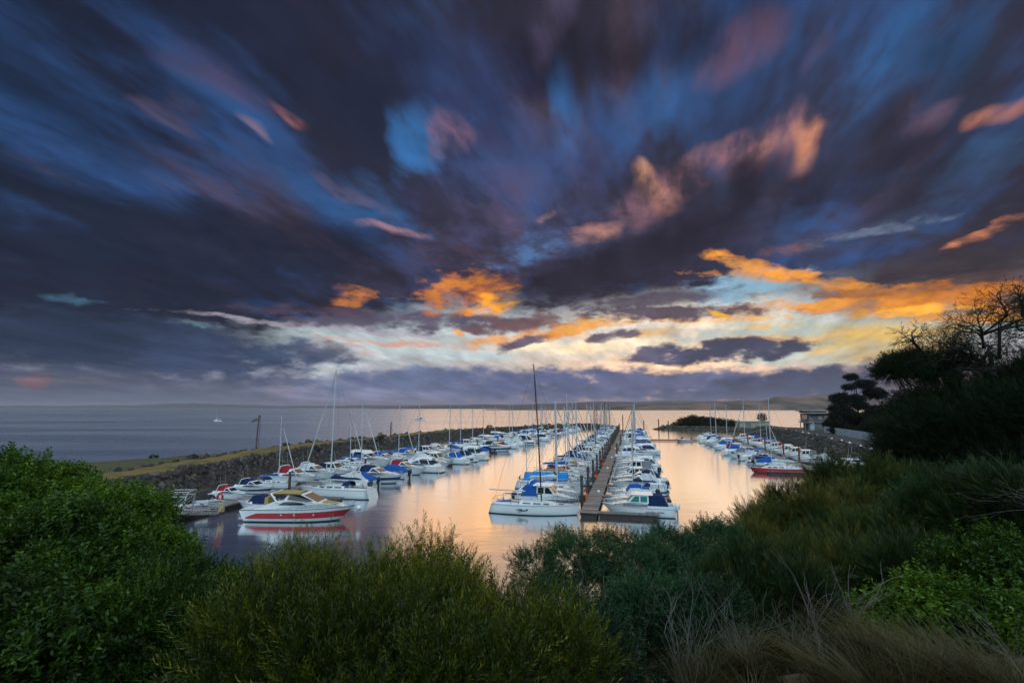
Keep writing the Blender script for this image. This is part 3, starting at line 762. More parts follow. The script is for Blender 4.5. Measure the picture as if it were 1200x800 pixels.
def outboard(root, x, y, z, c='black', s=1.0, name='outboard_motor'):
    m = MB()
    rings = []
    for zz, a, b in ((.55, .10, .09), (.52, .2, .15), (.35, .26, .18), (.1, .24, .17), (0, .16, .12)):
        rings.append([(x - .22 * s + a * s * cos(q), y + b * s * sin(q), z + zz * s) for q in np.linspace(0, 2 * pi, 9)[:-1]])
    m.loft(rings, 0, close=True, cap0=True, cap1=True)
    m.box((x - .22 * s, y, z - .42 * s), (.16 * s, .12 * s, .9 * s), 1); m.box((x - .02 * s, y, z - .1 * s), (.22 * s, .2 * s, .3 * s), 1)
    return m.build(name, [B[c], B['grey'] if c == 'white' else B['black']], root)

def covered_sail(m, x0, x1, z, h=.42, w=.16, mi=0):
    """sail under its cover, lying on the boom from the mast (x1) aft to x0"""
    rings = []; n = 8
    for i in range(n + 1):
        f = i / n; x = x1 + (x0 - x1) * f; hh = h * (1.15 - .75 * f) * (.55 if i in (0, n) else 1); ww = w * (1 - .5 * f)
        sag = .05 * sin(f * 9)
        rings.append([(x, ww * .5, z), (x, ww, z + hh * .3 + sag), (x, ww * .5, z + hh * .8 + sag), (x, 0, z + hh + sag), (x, -ww * .5, z + hh * .8 + sag), (x, -ww, z + hh * .3 + sag), (x, -ww * .5, z)])
    m.loft(rings, mi, cap0=True, cap1=True)

def sailboat(label, L=10, hullc='white', stripe=None, low=None, cover='c_blue', mast_h=13, mast='alupaint', dodger='c_navy', near=True, genoa='sail', lean=0.0, deckhouse=.42, antif='antifoul', bare=False, name='sailing_boat', rake=None):
    root = empty(name); tag(root, label, 'sailboat')
    Bm = L * .31; F = L * .098
    hb, sh, X = boat_hull(root, L, Bm, F, True, hullc, low or hullc, antif, rub='grey' if near else 'grey', stern=.35, stripe=stripe, near=near, rake=rake)
    z0 = sh(.5); cw = Bm * .27
    wf = lambda x, z: max(.05, min(cw, hb(min(1, max(0, x / L + .5))) * .72) - (z - z0) * .25)
    xa, xb = -L * .16, L * .27
    m = MB(); outline_box(m, [(xa, z0 - .05), (xa + .05, z0 + deckhouse), (0, z0 + deckhouse + .03), (xb * .55, z0 + deckhouse * .8), (xb, z0 + .02)], wf)
    m.build('cabin', B['white'], root)
    if near:
        for a, b in ((-.12, -.03), (0.0, .08), (.11, .17)):
            side_panel(root, 'window', [(L * a, z0 + deckhouse * .28), (L * a, z0 + deckhouse * .7), (L * b, z0 + deckhouse * .66), (L * b, z0 + deckhouse * .3)], wf, B['glass'])
        # cockpit with coamings, wheel and hatch
        m = MB()
        for sd in (1, -1): m.box((-L * .30, sd * cw * .95, z0 + .1), (L * .26, .14, .22))
        m.box((-L * .435, 0, z0 + .1), (.14, cw * 1.9, .22)); m.build('cockpit_coaming', B['white'], root)
        m = MB(); m.box((-L * .30, 0, z0 + .045), (L * .25, cw * 1.7, .03)); m.build('cockpit_floor', B['teak'], root)
        m = MB(); m.tube([(-L * .36, 0.4 * cos(q), z0 + .62 + .4 * sin(q)) for q in np.linspace(0, 2 * pi, 15)], .02, 5, caps=False); m.box((-L * .355, 0, z0 + .35), (.12, .16, .6)); m.build('steering_wheel', B['steel'], root)
        m = MB(); m.box((L * .30, 0, sh(.8) + .07), (.55, .55, .08), taper=.9); m.build('foredeck_hatch', B['glass'], root)
        rails(root, hb, sh, X, .78, .985, name='pulpit'); rails(root, hb, sh, X, 0, .2, stern=True, name='stern_rail')
        rails(root, hb, sh, X, .26, .76, h=.55, name='lifelines')
    if dodger:
        m = MB(); dw = cw * .95; rr = []
        for x, zt, k in ((-L * .10, deckhouse + .02, 1.0), (-L * .13, deckhouse + .5, .95), (-L * .175, deckhouse + .62, .93), (-L * .215, deckhouse + .55, .95)):
            rr.append([(x, dw * k * cos(q), z0 + (.1 if x > -L * .11 else .05) + (zt - .05) * abs(sin(q)) ** .55) for q in np.linspace(0, pi, 9)])
        m.loft(rr); m.build('spray_hood', B[dodger], root)
    mx = L * .08; tip = lean
    m = MB(); m.tube([(mx, 0, z0 - .1), (mx + tip * .5 - .02, 0, mast_h * .55), (mx + tip - .1, 0, mast_h)], .085 if near else .10, 8, r2=.065 if near else .08)
    if near: m.box((mx + tip - .2, 0, mast_h + .05), (.3, .05, .05)); m.tube([(mx + tip - .1, 0, mast_h), (mx + tip - .1, 0, mast_h + .45)], .012, 4)
    ms = m.build('mast', B[mast], root)
    for hz in ((.48, .75) if mast_h > 12 else (.55,)):
        sp = MB()
        sp.tube([(mx + tip * hz - .15, -Bm * .26, mast_h * hz + .05), (mx + tip * hz, 0, mast_h * hz), (mx + tip * hz - .15, Bm * .26, mast_h * hz + .05)], .03, 5)
        sp.build('spreader', B[mast], ms)
    zb = z0 + deckhouse + .75
    m = MB(); m.tube([(mx - .1, 0, zb), (-L * .34, 0, zb - .06)], .06, 6); m.build('boom', B[mast], root)
    if not bare:
        m = MB(); covered_sail(m, -L * .33, mx - .02, zb + .02); m.build('sail_cover', B[cover], root)
    m = MB(); r_ = .012 if near else .02
    T_ = (mx + tip - .1, 0, mast_h)
    m.tube([T_, (-L * .47, 0, sh(0))], r_, 4); m.tube([(mx + tip * .9, 0, mast_h * .96), (X(1) - .1, 0, sh(1))], r_, 4)
    for sd in (1, -1):
        m.tube([T_, (mx + tip * .6 - .15, sd * Bm * .26, mast_h * (.75 if mast_h > 12 else .55)), (mx - .2, sd * hb(.56) * .95, sh(.56))], r_, 4)
    m.build('rigging', B['wire'], root)
    if genoa:
        m = MB(); n = 10; a = Vector((X(1) - .15, 0, sh(1) + .5)); b = Vector((mx + tip * .85 + .15, 0, mast_h * .9))
        rings = []
        for i in range(n + 1):
            c = a.lerp(b, i / n); r = .035 + .055 * sin(pi * min(1, .15 + i / n * .85)); rings.append([(c.x + r * cos(q), r * sin(q), c.z) for q in np.linspace(0, 2 * pi, 7)[:-1]])
        m.loft(rings, close=True, cap0=True, cap1=True); m.build('furled_headsail', B[genoa], root)
    return root

def fenders(root, hb, sh, L, ts, sd=1, c='white'):
    for t in ts:
        m = MB(); x = -L / 2 + L * t; y = sd * (hb(t) + .12); z = sh(t) - .15
        m.loft([[(x + r * cos(q), y + r * sin(q), z + zz) for q in np.linspace(0, 2 * pi, 8)[:-1]] for zz, r in ((0, .02), (-.06, .1), (-.45, .1), (-.52, .02))], close=True); m.tube([(x, y, z), (x, sd * hb(t), sh(t) + .3)], .012, 4)
        m.build('fender', B[c], root)

def cruiser(label, L=9, hullc='white', stripe=None, low=None, canvas='c_blue', arch=True, near=True, fly=False, outb=False, name='motor_cruiser', rear=True):
    """sports cruiser: raked screen, canopy over the cockpit, radar arch"""
    root = empty(name); tag(root, label, 'motor cruiser')
    Bm = L * .34; F = L * .115
    hb, sh, X = boat_hull(root, L, Bm, F, False, hullc, low or hullc, stripe=stripe, near=near, stern=-.15)
    z0 = sh(.45); cw = Bm * .40; h = .55
    wf = lambda x, z: max(.04, min(cw, hb(min(1, max(0, x / L + .5))) * .86) - (z - z0) * .30)
    xs = -L * .44
    deckl = [(xs, z0 - .05), (xs + .3, z0 + h * .9), (-L * .02, z0 + h), (L * .14, z0 + h * .95), (L * .36, z0 + .35), (L * .42, z0 + .1)]
    m = MB(); outline_box(m, deckl, wf); m.build('superstructure', B['white'], root)
    a, b = (L * .15, z0 + h * .94), (-L * .02, z0 + h + .62)
    ws = [(-L * .10, z0 + h - .01), (-L * .05, z0 + h + .62), (-L * .02, z0 + h + .64), (L * .15, z0 + h * .94)]
    m = MB(); outline_box(m, ws, wf); m.build('windscreen_frame', B['white'], root)
    front_panel(root, 'windscreen', a, b, wf, B['glass'])
    side_panel(root, 'window', [(-L * .075, z0 + h + .08), (-L * .04, z0 + h + .52), (-L * .015, z0 + h + .54), (L * .10, z0 + h + .06)], wf, B['glass'])
    side_panel(root, 'cabin_window', [(-L * .20, z0 + h * .35), (-L * .14, z0 + h * .78), (L * .06, z0 + h * .78), (L * .22, z0 + h * .45)], wf, B['glass'])
    if rear:
        rr = [(-L * .06, z0 + h + .6), (-L * .12, z0 + h + .9), (-L * .26, z0 + h + .86), (-L * .38, z0 + h * .9), (-L * .40, z0 + h * .6), (-L * .08, z0 + h * .9)]
        m = MB(); outline_box(m, rr, lambda x, z: wf(x, z) - .02); m.build('canopy', B[canvas], root)
    if arch:
        m = MB()
        for sd in (1, -1): m.tube([(-L * .30, sd * cw * .97, z0 + h * .6), (-L * .24, sd * cw * .9, z0 + h + 1.0)], .09, 6)
        m.tube([(-L * .24, -cw * .9, z0 + h + 1.0), (-L * .235, 0, z0 + h + 1.08), (-L * .24, cw * .9, z0 + h + 1.0)], .09, 6); ar = m.build('radar_arch', B['white'], root)
        if near: m = MB(); m.tube([(-L * .24, cw * .5, z0 + h + 1.05), (-L * .27, cw * .5, z0 + h + 3.0)], .012, 4); m.build('aerial', B['white'], ar); m = MB(); m.tube([(-L * .24, -cw * .5, z0 + h + 1.05), (-L * .27, -cw * .5, z0 + h + 2.6)], .012, 4); m.build('aerial', B['white'], ar)
    if fly:
        m = MB(); outline_box(m, [(-L * .32, z0 + h + .62), (-L * .34, z0 + h + 1.2), (-L * .02, z0 + h + 1.15), (L * .05, z0 + h + .66)], lambda x, z: wf(x, z) - .02); m.build('flybridge', B['white'], root)
    if near:
        rails(root, hb, sh, X, .55, .985, h=.5, name='bow_rail'); fenders(root, hb, sh, L, (.3, .55))
        m = MB(); m.box((-L * .52, 0, .28), (.7, Bm * .8, .12)); m.build('swim_platform', B['white'], root)
    if outb: outboard(root, -L * .5, .3, F * .8, s=1.15); outboard(root, -L * .5, -.3, F * .8, s=1.15)
    return root

def pilothouse(label, L=7.5, hullc='white', stripe=None, low=None, canvas='c_navy', glass='glass', near=True, outb='white', name='cabin_boat', lines=True):
    """fishing boat with a hard-top wheelhouse and a canvas awning aft"""
    root = empty(name); tag(root, label, 'fishing boat')
    Bm = L * .35; F = L * .12
    hb, sh, X = boat_hull(root, L, Bm, F, False, hullc, low or hullc, stripe=stripe, near=near)
    z0 = sh(.45); cw = Bm * .40
    wf = lambda x, z: max(.05, min(cw, hb(min(1, max(0, x / L + .5))) * .84) - (z - z0) * .10)
    m = MB(); outline_box(m, [(-L * .14, z0 - .05), (-L * .13, z0 + .5), (L * .12, z0 + .5), (L * .22, z0 + .38), (L * .40, z0 + .12), (L * .42, z0 + .02)], wf); m.build('cabin', B['white'], root)
    hs = [(-L * .15, z0 + .45), (-L * .15, z0 + 1.35), (L * .05, z0 + 1.35), (L * .15, z0 + .5)]
    m = MB(); outline_box(m, hs, wf); m.build('wheelhouse', B['white'], root)
    m = MB(); m.box((-L * .06, 0, z0 + 1.41), (L * .30, cw * 1.95, .1), taper=.94); m.build('roof', B['white'], root)
    front_panel(root, 'windscreen', (L * .15, z0 + .52), (L * .05, z0 + 1.33), wf, B[glass])
    side_panel(root, 'window', [(-L * .13, z0 + .62), (-L * .13, z0 + 1.2), (-L * .04, z0 + 1.2), (-L * .04, z0 + .62)], wf, B[glass])
    side_panel(root, 'window', [(-L * .02, z0 + .62), (-L * .02, z0 + 1.2), (L * .035, z0 + 1.2), (L * .10, z0 + .62)], wf, B[glass])
    if canvas:
        m = MB(); outline_box(m, [(-L * .155, z0 + .05), (-L * .155, z0 + 1.34), (-L * .34, z0 + 1.3), (-L * .42, z0 + .1)], lambda x, z: cw * .98 - (z - z0) * .1); m.build('cockpit_awning', B[canvas], root)
    m = MB()
    for sd in (1, -1): m.box((-L * .31, sd * hb(.2) * .93, z0 + .12), (L * .36, .1, .26))
    m.box((-L * .485, 0, z0 + .12), (.1, hb(0) * 1.8, .26)); m.build('gunwale', B['white'], root)
    if near:
        rails(root, hb, sh, X, .62, .985, h=.42, name='bow_rail')
        m = MB(); m.tube([(L * -.05, cw * .6, z0 + 1.45), (-L * .09, cw * .6, z0 + 3.3)], .012, 4); m.build('aerial', B['white'], root); m = MB(); m.tube([(L * -.05, -cw * .6, z0 + 1.45), (-L * .09, -cw * .6, z0 + 3.0)], .012, 4); m.build('aerial', B['white'], root)
    if outb: outboard(root, -L * .5, 0, F * .75, c=outb, s=1.25)
    return root

def runabout(label, L=6, hullc='white', stripe=None, low=None, canvas='c_blue', near=True, outb='black', name='runabout', tent=.95):
    """open boat, its cockpit closed by a canvas tent"""
    root = empty(name); tag(root, label, 'runabout')
    Bm = L * .36; F = L * .125
    hb, sh, X = boat_hull(root, L, Bm, F, False, hullc, low or hullc, stripe=stripe, near=near)
    z0 = sh(.4); cw = Bm * .45
    wf = lambda x, z: max(.03, min(cw, hb(min(1, max(0, x / L + .5))) * .92) - (z - z0) * .35)
    m = MB(); outline_box(m, [(0, z0), (.02, z0 + .3), (L * .2, z0 + .27), (L * .42, z0 + .06)], wf); m.build('foredeck', B['white'], root)
    front_panel(root, 'windscreen', (L * .12, z0 + .26), (L * .02, z0 + .72), lambda x, z: cw * .8, B['glass'])
    if canvas:
        m = MB(); outline_box(m, [(L * .12, z0 + .2), (L * .02, z0 + tent), (-L * .15, z0 + tent * 1.05), (-L * .40, z0 + .35), (-L * .46, z0 + .02)], wf); m.build('canvas_cover', B[canvas], root)
    if outb: outboard(root, -L * .5, 0, F * .8, c=outb, s=1.2)
    if near: rails(root, hb, sh, X, .68, .985, h=.35, name='bow_rail'); fenders(root, hb, sh, L, (.35,))
    return root

def tree_of(o):
    out = [o]
    for c in KIDS.get(o, ()): out += tree_of(c)
    return out
KIDS = {}
def index_kids(objs):
    for o in objs:
        if o.parent: KIDS.setdefault(o.parent, [])
        if o.parent and o not in KIDS[o.parent]: KIDS[o.parent].append(o)
def copy_tree(o, parent=None):
    c = o.copy(); col.objects.link(c); c.parent = parent
    for ch in KIDS.get(o, ()): copy_tree(ch, c)
    return c
# ------------------------------------------------------------------ piers
def plank_mat(name, c, c2, width=0.9, axis=0):
    m = bpy.data.materials.new(name); m.use_nodes = True; t = m.node_tree; b = t.nodes['Principled BSDF']; n = NB(t)
    tc = n.n('ShaderNodeTexCoord').outputs['Object']; sp = n.n('ShaderNodeSeparateXYZ'); n.put(sp.inputs[0], tc)
    v = n.math('DIVIDE', sp.outputs[axis], width); fl = n.math('FLOOR', v); fr = n.math('FRACT', v)
    wn = n.n('ShaderNodeTexWhiteNoise', noise_dimensions='1D'); n.put(wn.inputs['W'], fl)
    cc = n.mix(n.math('MULTIPLY', wn.outputs['Value'], .8), c, c2); cc = n.mix(n.mr(n.noise(tc, 2.5, 5, .7), .4, .7, 0, .6), cc, tuple(x * .4 for x in c))
    cc = n.mix(n.mr(fr, .90, .94), cc, (.012, .01, .009)); n.put(b.inputs['Base Color'], cc); b.inputs['Roughness'].default_value = .8
    return m
M['planks'] = plank_mat('weathered_planks', (.16, .125, .105), (.38, .31, .27), 0.9, 1)
M['finger'] = plank_mat('grey_finger_planks', (.15, .14, .13), (.24, .22, .20), 0.3, 0)
M['pontoon'] = pbr('pontoon_side', (.07, .05, .045), .85, var=.6, vscale=1.5)
M['pile'] = pbr('tarred_pile', (.06, .04, .032), .85, var=.7, vscale=1.2, bump=.5, bscale=6, c2=(.11, .08, .06))
M['redpile'] = pbr('red_pile_wrap', (.22, .03, .025), .7, var=.5, vscale=2)
M['galv'] = pbr('galvanised_steel', (.42, .45, .47), .45, metal=.6)

class Pier:
    def __init__(s, name, label, S, az, length, w, fingers, cat='pier', flen=8.5, finger_sides=(1, -1)):
        s.S = Vector((S[0], S[1], 0)); s.az = R(az); s.D = Vector((sin(s.az), cos(s.az), 0)); s.Rv = Vector((cos(s.az), -sin(s.az), 0)); s.w = w; s.L = length
        root = empty(name, s.S, -s.az); tag(root, label, cat); s.root = root
        m = MB(); m.box((0, length / 2, .50), (w, length, .10)); m.build('deck', M['planks'], root)
        m = MB()
        for k in range(int(length / 3)): m.box((0, 1.5 + 3 * k, .16), (w - .25, 2.7, .56))
        for sd in (1, -1): m.box((sd * (w / 2 - .05), length / 2, .35), (.1, length, .18))
        tag(m.build('floats', M['pontoon'], root), None)
        for a, sd, fl in fingers:
            f = MB(); f.box((sd * (w / 2 + fl / 2), a, .46), (fl, 1.1, .10), 0); f.box((sd * (w / 2 + fl / 2), a, .2), (fl - .4, .9, .4), 1)
            f.build('finger_dock', [M['finger'], M['pontoon']], root)
    def pos(s, along, off, z=0): return s.S + s.D * along + s.Rv * off + Vector((0, 0, z))

ords = ['first', 'second', 'third', 'fourth', 'fifth', 'sixth', 'seventh', 'eighth', 'ninth', 'tenth', 'eleventh', 'twelfth', 'thirteenth', 'fourteenth', 'fifteenth', 'sixteenth', 'seventeenth', 'eighteenth', 'nineteenth', 'twentieth']
def ordn(i): return ords[i] if i < 20 else '%d%s' % (i + 1, {1: 'st', 2: 'nd', 3: 'rd'}.get((i + 1) % 10, 'th'))

# prototypes: key -> (root, short look, length)
before = set(bpy.data.objects)
near_p, far_p = {}, {}
def P(key, look, L, fn, **kw):
    near_p[key] = (fn(look, L=L, near=True, **kw), look, L)
def Q(key, look, L, fn, **kw):
    far_p[key] = (fn(look, L=L, near=False, **kw), look, L)
P('sb', 'white sloop, blue sail cover', 10, sailboat, cover='c_blue', mast_h=13.5)
P('sn', 'white sloop, navy sail cover', 9.5, sailboat, cover='c_navy', mast_h=12.5, dodger='c_navy', stripe='navy')
P('sw', 'white sloop, pale sail cover', 9, sailboat, cover='c_white', mast_h=12, dodger='c_grey')
P('st', 'turquoise sloop, tan sail cover', 8.5, sailboat, hullc='teal', cover='c_tan', mast_h=11.5, dodger=None)
P('sr', 'white sloop, red sail cover', 9, sailboat, cover='c_red', mast_h=12, dodger='c_red', stripe='red')
P('sg', 'cream sloop, charcoal sail cover', 9.5, sailboat, hullc='cream', cover='c_dark', mast_h=12.8, mast='darkmast', dodger='c_dark')
P('cb', 'white cruiser, blue canopy', 9, cruiser, canvas='c_blue')
P('cn', 'white cruiser, navy canopy', 9.5, cruiser, canvas='c_navy', stripe='navy')
P('cr', 'white cruiser, red canopy', 8.5, cruiser, canvas='c_red')
P('cw', 'white cruiser, pale canopy', 8.5, cruiser, canvas='c_white', outb=True)
P('cf', 'white flybridge cruiser, charcoal canopy', 10, cruiser, canvas='c_dark', fly=True)
P('pn', 'white cabin boat, navy awning', 7.2, pilothouse, canvas='c_navy')
P('pg', 'white cabin boat, grey awning', 7, pilothouse, canvas='c_grey', outb='black')
P('pb', 'navy hulled cabin boat, blue awning', 7, pilothouse, hullc='navy', canvas='c_blue', outb='black')
P('rb', 'white runabout, bright blue tent cover', 6.3, runabout, canvas='c_blue')
P('rn', 'white runabout, navy tent cover', 6, runabout, canvas='c_navy')
P('rg', 'grey runabout, charcoal tent cover', 5.8, runabout, hullc='grey', canvas='c_dark')
P('rw', 'white runabout, pale tent cover', 6, runabout, canvas='c_white', outb='white')
P('ro', 'open white runabout', 5.8, runabout, canvas=None, stripe='red')
Q('sb', 'white sloop, blue sail cover', 10, sailboat, cover='c_blue', mast_h=13, dodger='c_navy', genoa=None)
Q('sn', 'white sloop, navy sail cover', 9.5, sailboat, cover='c_navy', mast_h=12, dodger=None, genoa=None)
Q('sw', 'white sloop, pale sail cover', 9, sailboat, cover='c_white', mast_h=11.5, dodger='c_grey', genoa=None)
Q('sd', 'navy hulled sloop, white sail cover', 9.5, sailboat, hullc='navy', cover='c_white', mast_h=12.5, dodger=None, mast='darkmast', genoa=None)
Q('cb', 'white cruiser, blue canopy', 9, cruiser, canvas='c_blue', arch=False)
Q('cn', 'white cruiser, charcoal canopy', 9.5, cruiser, canvas='c_dark', stripe='navy')
Q('cw', 'white cruiser, pale canopy', 8.5, cruiser, canvas='c_white', arch=False)
Q('cf', 'white flybridge cruiser, navy canopy', 10, cruiser, canvas='c_navy', fly=True, arch=False)
Q('pn', 'white cabin boat, navy awning', 7.2, pilothouse, canvas='c_navy', outb=None)
Q('pg', 'white cabin boat, red awning', 7, pilothouse, canvas='c_red', outb=None)
Q('rb', 'white runabout, bright blue tent cover', 6.3, runabout, canvas='c_blue')
Q('rn', 'turquoise runabout, navy tent cover', 6, runabout, hullc='teal', canvas='c_navy')
for o in [o for o in bpy.data.objects if o not in before]: index_kids([o])
protos = [v[0] for v in near_p.values()] + [v[0] for v in far_p.values()]
used = set()

def place(proto, loc, heading, label=None, group=None, scale=1.0, zs=1.0):
    """first use moves the prototype itself, later uses copy it with its parts"""
    r = proto if proto not in used else copy_tree(proto)
    used.add(proto)
    r.location = loc; r.rotation_euler = (R(rr.uniform(-.8, .8)), 0, heading); r.scale = (scale, scale * 1.0, scale * zs)
    if label: r['label'] = label
    if group: r['group'] = group
    return r
rr = random.Random(21)

def berth(pier, side, along, key, i, where, near, flip=False, gap=.5, extra=0.0, scale=None):
    pr, look, L = (near_p if near else far_p)[key]
    s = scale or rr.uniform(.92, 1.06)
    c = pier.pos(along, side * (pier.w / 2 + gap + L * s / 2 + extra))
    hv = pier.Rv * (-side) * (-1 if flip else 1)
    hd = atan2(hv.y, hv.x) + R(rr.uniform(-2.5, 2.5))
    return place(pr, c, hd, '%s, %s from shore, %s' % (look, ordn(i), where), 'boats berthed along ' + where.split(' side of ')[1], s, rr.uniform(.94, 1.08))

def fill(pier, side, a0, a1, where, i0, mix_near, mix_far, ynear, step=(4.1, 5.6), skip=()):
    a = a0; i = i0
    while a < a1:
        p = pier.pos(a, 0); near = p.y < ynear
        mixk = mix_near if near else mix_far
        key = rr.choice(mixk)
        while near_last.get((pier, side)) == key: key = rr.choice(mixk)
        near_last[(pier, side)] = key
        if not any(s0 <= a <= s1 for s0, s1 in skip):
            berth(pier, side, a, key, i, where, near, flip=rr.random() < .22); i += 1
        a += rr.uniform(*step)
    return i
near_last = {}

midp = Pier('floating_pier', 'long plank pier with finger docks down the middle of the marina', (8.4, 58.2), 13.0, 222, 1.9,
            [(1.0, 1, 6.6)] + [(a, sd, 8) for sd in (1, -1) for a in np.arange(12, 216, 9.6)])
brkp = Pier('floating_pier', 'grey floating pier beside the breakwater with boats on both sides', (-36.5, 57.5), 16.0, 236, 2.4,
            [(14.0, 1, 10)] + [(a, sd, 8) for sd in (1, -1) for a in np.arange(25, 230, 10.2)])
shrp = Pier('floating_pier', 'grey floating pier below the road, reached by the footbridge', (54.5, 90), 13.6, 122, 2.2,
            [(a, sd, 8) for sd in (1, -1) for a in np.arange(4, 118, 9.8)])

# --- the boats one can tell apart, near end -------------------------------------
def vec_heading(pier, side, flip=False):
    hv = pier.Rv * (-side) * (-1 if flip else 1); return atan2(hv.y, hv.x)

# white racing sloop with a tall dark mast, moored across the end of the middle pier
race = sailboat('white racing sloop with tall dark mast and dark emblem, first at the middle pier', L=10.4, mast_h=17.0, mast='darkmast', dodger=None, near=True, genoa=None, deckhouse=.34, bare=True, lean=-.75, name='racing_sloop', rake=.35)
race.location = midp.pos(1.2, -(.95 + .08 + 5.2)); race.rotation_euler = (0, 0, vec_heading(midp, -1))
race['label'] = 'white racing sloop, tall dark mast, dark bird emblem on hull'
m = MB(); x0, y0, z0_ = -1.7, -1.62, .55
for q in range(6): m.box((x0 + q * .22, y0 + .006 * q, z0_ + .06 * sin(q * 1.3) + .05), (.26, .03, .05 + .05 * (q % 3)), 0, Matrix.Rotation(R(14 - q * 9), 3, 'Y'))
m.box((x0 + .5, y0, z0_ - .06), (.8, .03, .06), 0, Matrix.Rotation(R(-12), 3, 'Y'))
m.build('hull_emblem', B['black'], race)
m = MB(); m.tube([(-1.1, 0, 2.4), (-5.4, 0, 2.5)], .07, 6); m.build('boom', B['alupaint'], race)
m = MB(); m.box((-3.6, 0, 1.18), (1.5, 1.3, .06), 0, Matrix.Rotation(R(-7), 3, 'Y')); m.build('cockpit_cover', B['c_blue'], race)

i_ml = 1
def near_row(pier, side, where, items, i0, hero=None):
    """hero: how far along a boat built by itself lies, so that the count from shore stays right"""
    for k, (a, key, fl, sc) in enumerate(items): berth(pier, side, a, key, i0 + k + (hero is not None and a > hero), where, True, flip=fl, scale=sc)
    return i0 + len(items) + (hero is not None)
WML = 'breakwater side of middle pier'; WMR = 'road side of middle pier'
n_ = near_row(midp, -1, WML, [(5.4, 'pb', False, 1.12), (9.2, 'cb', False, 1.0), (14.4, 'sw', False, 1.06), (23.5, 'st', False, 1.1), (27.4, 'sr', False, 1.0), (31.5, 'sb', False, 1.08), (36.5, 'st', False, .95), (40.5, 'cw', False, 1.0), (45.5, 'sn', False, 1.1), (50, 'sb', True, 1.0), (54.5, 'cn', False, 1.0)], 1, 19.2)
fill(midp, -1, 59, 220, WML, n_, ['sb', 'sn', 'sw', 'sr', 'cb', 'cw', 'sw', 'sg', 'pn'], ['sb', 'sn', 'sw', 'sw', 'sd', 'cn', 'cw', 'cf', 'sn'], 128)
n_ = near_row(midp, 1, WMR, [(6.6, 'cw', False, .86), (9.8, 'rw', False, 1.05), (13.6, 'rb', False, 1.0), (17.0, 'sn', False, .84), (21.4, 'cw', False, .95), (26, 'cn', False, .9), (30, 'pg', False, 1), (34, 'ro', False, 1.05), (37.8, 'pg', False, 1.1), (42, 'rg', False, 1), (46, 'cf', False, .86), (51, 'cb', False, .9), (55.5, 'rw', False, 1)], 1)
fill(midp, 1, 60, 204, WMR, n_, ['pg', 'cw', 'rg', 'rw', 'sn', 'cf', 'rb', 'sw'], ['cw', 'cb', 'pn', 'sb', 'cn', 'sw', 'rn', 'cf', 'cw'], 128)

# ketch under a blue and dark red boom tent, third berth on the west side
ket = sailboat('white ketch under bright blue boom tent, red lifebuoy at stern', L=10.5, mast_h=12.8, dodger=None, near=True, bare=True, genoa=None, name='ketch')
ket.location = midp.pos(19.2, -(1.3 + .6 + 5.25)); ket.rotation_euler = (0, 0, vec_heading(midp, -1)); ket['label'] = 'white ketch under a bright blue boom tent, fifth along the middle pier'
m = MB(); z_ = 1.35
m.loft([[(x, .95, z_), (x, .55, z_ + .75), (x, 0, z_ + 1.05), (x, -.55, z_ + .75), (x, -.95, z_)] for x in (-3.9, -2.5, -1, .5)], smooth=False, cap0=True); m.loft([[(x, .97, z_), (x, .57, z_ + .76), (x, 0, z_ + 1.07), (x, -.57, z_ + .76), (x, -.97, z_)] for x in (1.1, 2.6)], smooth=False, cap0=True, cap1=True)
m.build('boom_tent', B['skyblue'], ket)
m = MB(); m.loft([[(x, .93, z_), (x, .54, z_ + .74), (x, 0, z_ + 1.04), (x, -.54, z_ + .74), (x, -.93, z_)] for x in (.5, 1.1)], smooth=False); m.build('tent_joint', B['c_dark'], ket)
m = MB(); m.tube([(-3.6, 0, 1.0), (-3.7, 0, 8.6)], .06, 6); m.build('mizzen_mast', B['alupaint'], ket)
m = MB(); m.tube([(-4.6 + .0, -.55 + .3 * cos(q), 1.5 + .3 * sin(q)) for q in np.linspace(0, 2 * pi, 13)], .06, 6, caps=False); m.build('lifebuoy', B['red'], ket)

# pilothouse boat with green tinted windows, nearest on the road side
ph = pilothouse('white cabin boat with green tinted windows and navy awning, behind the end finger dock', L=8.0, canvas='c_navy', glass='tealglass', near=True, name='cabin_boat')
ph.location = midp.pos(2.9, .95 + .35 + 4.0); ph.rotation_euler = (0, 0, vec_heading(midp, 1))
M['script'] = B['navy']
m = MB(); hb, sh = hull_fn(8.0, 2.8, .96, False)
for q, (dx_, h_, a_) in enumerate([(0, .2, 20), (.14, .12, -30), (.3, .24, 10), (.52, .22, 0), (.66, .14, 25), (.78, .14, -20), (.92, .13, 15), (1.2, .24, 0), (1.38, .12, 30), (1.52, .13, -20), (1.66, .13, 15), (1.82, .12, -10)]):
    m.box((-.9 - dx_, 1.385, .62), (.05, .02, h_), 0, Matrix.Rotation(R(a_), 3, 'Y')); m.box((-.95 - dx_, 1.385, .58), (.12, .02, .035))
m.build('boat_name', B['navy'], ph)
side_panel(ph, 'side_stripe', [(-1.15, 1.12), (-1.1, 1.36), (1.5, 1.34), (1.7, 1.12)], lambda x, z: 1.14, B['c_grey'])

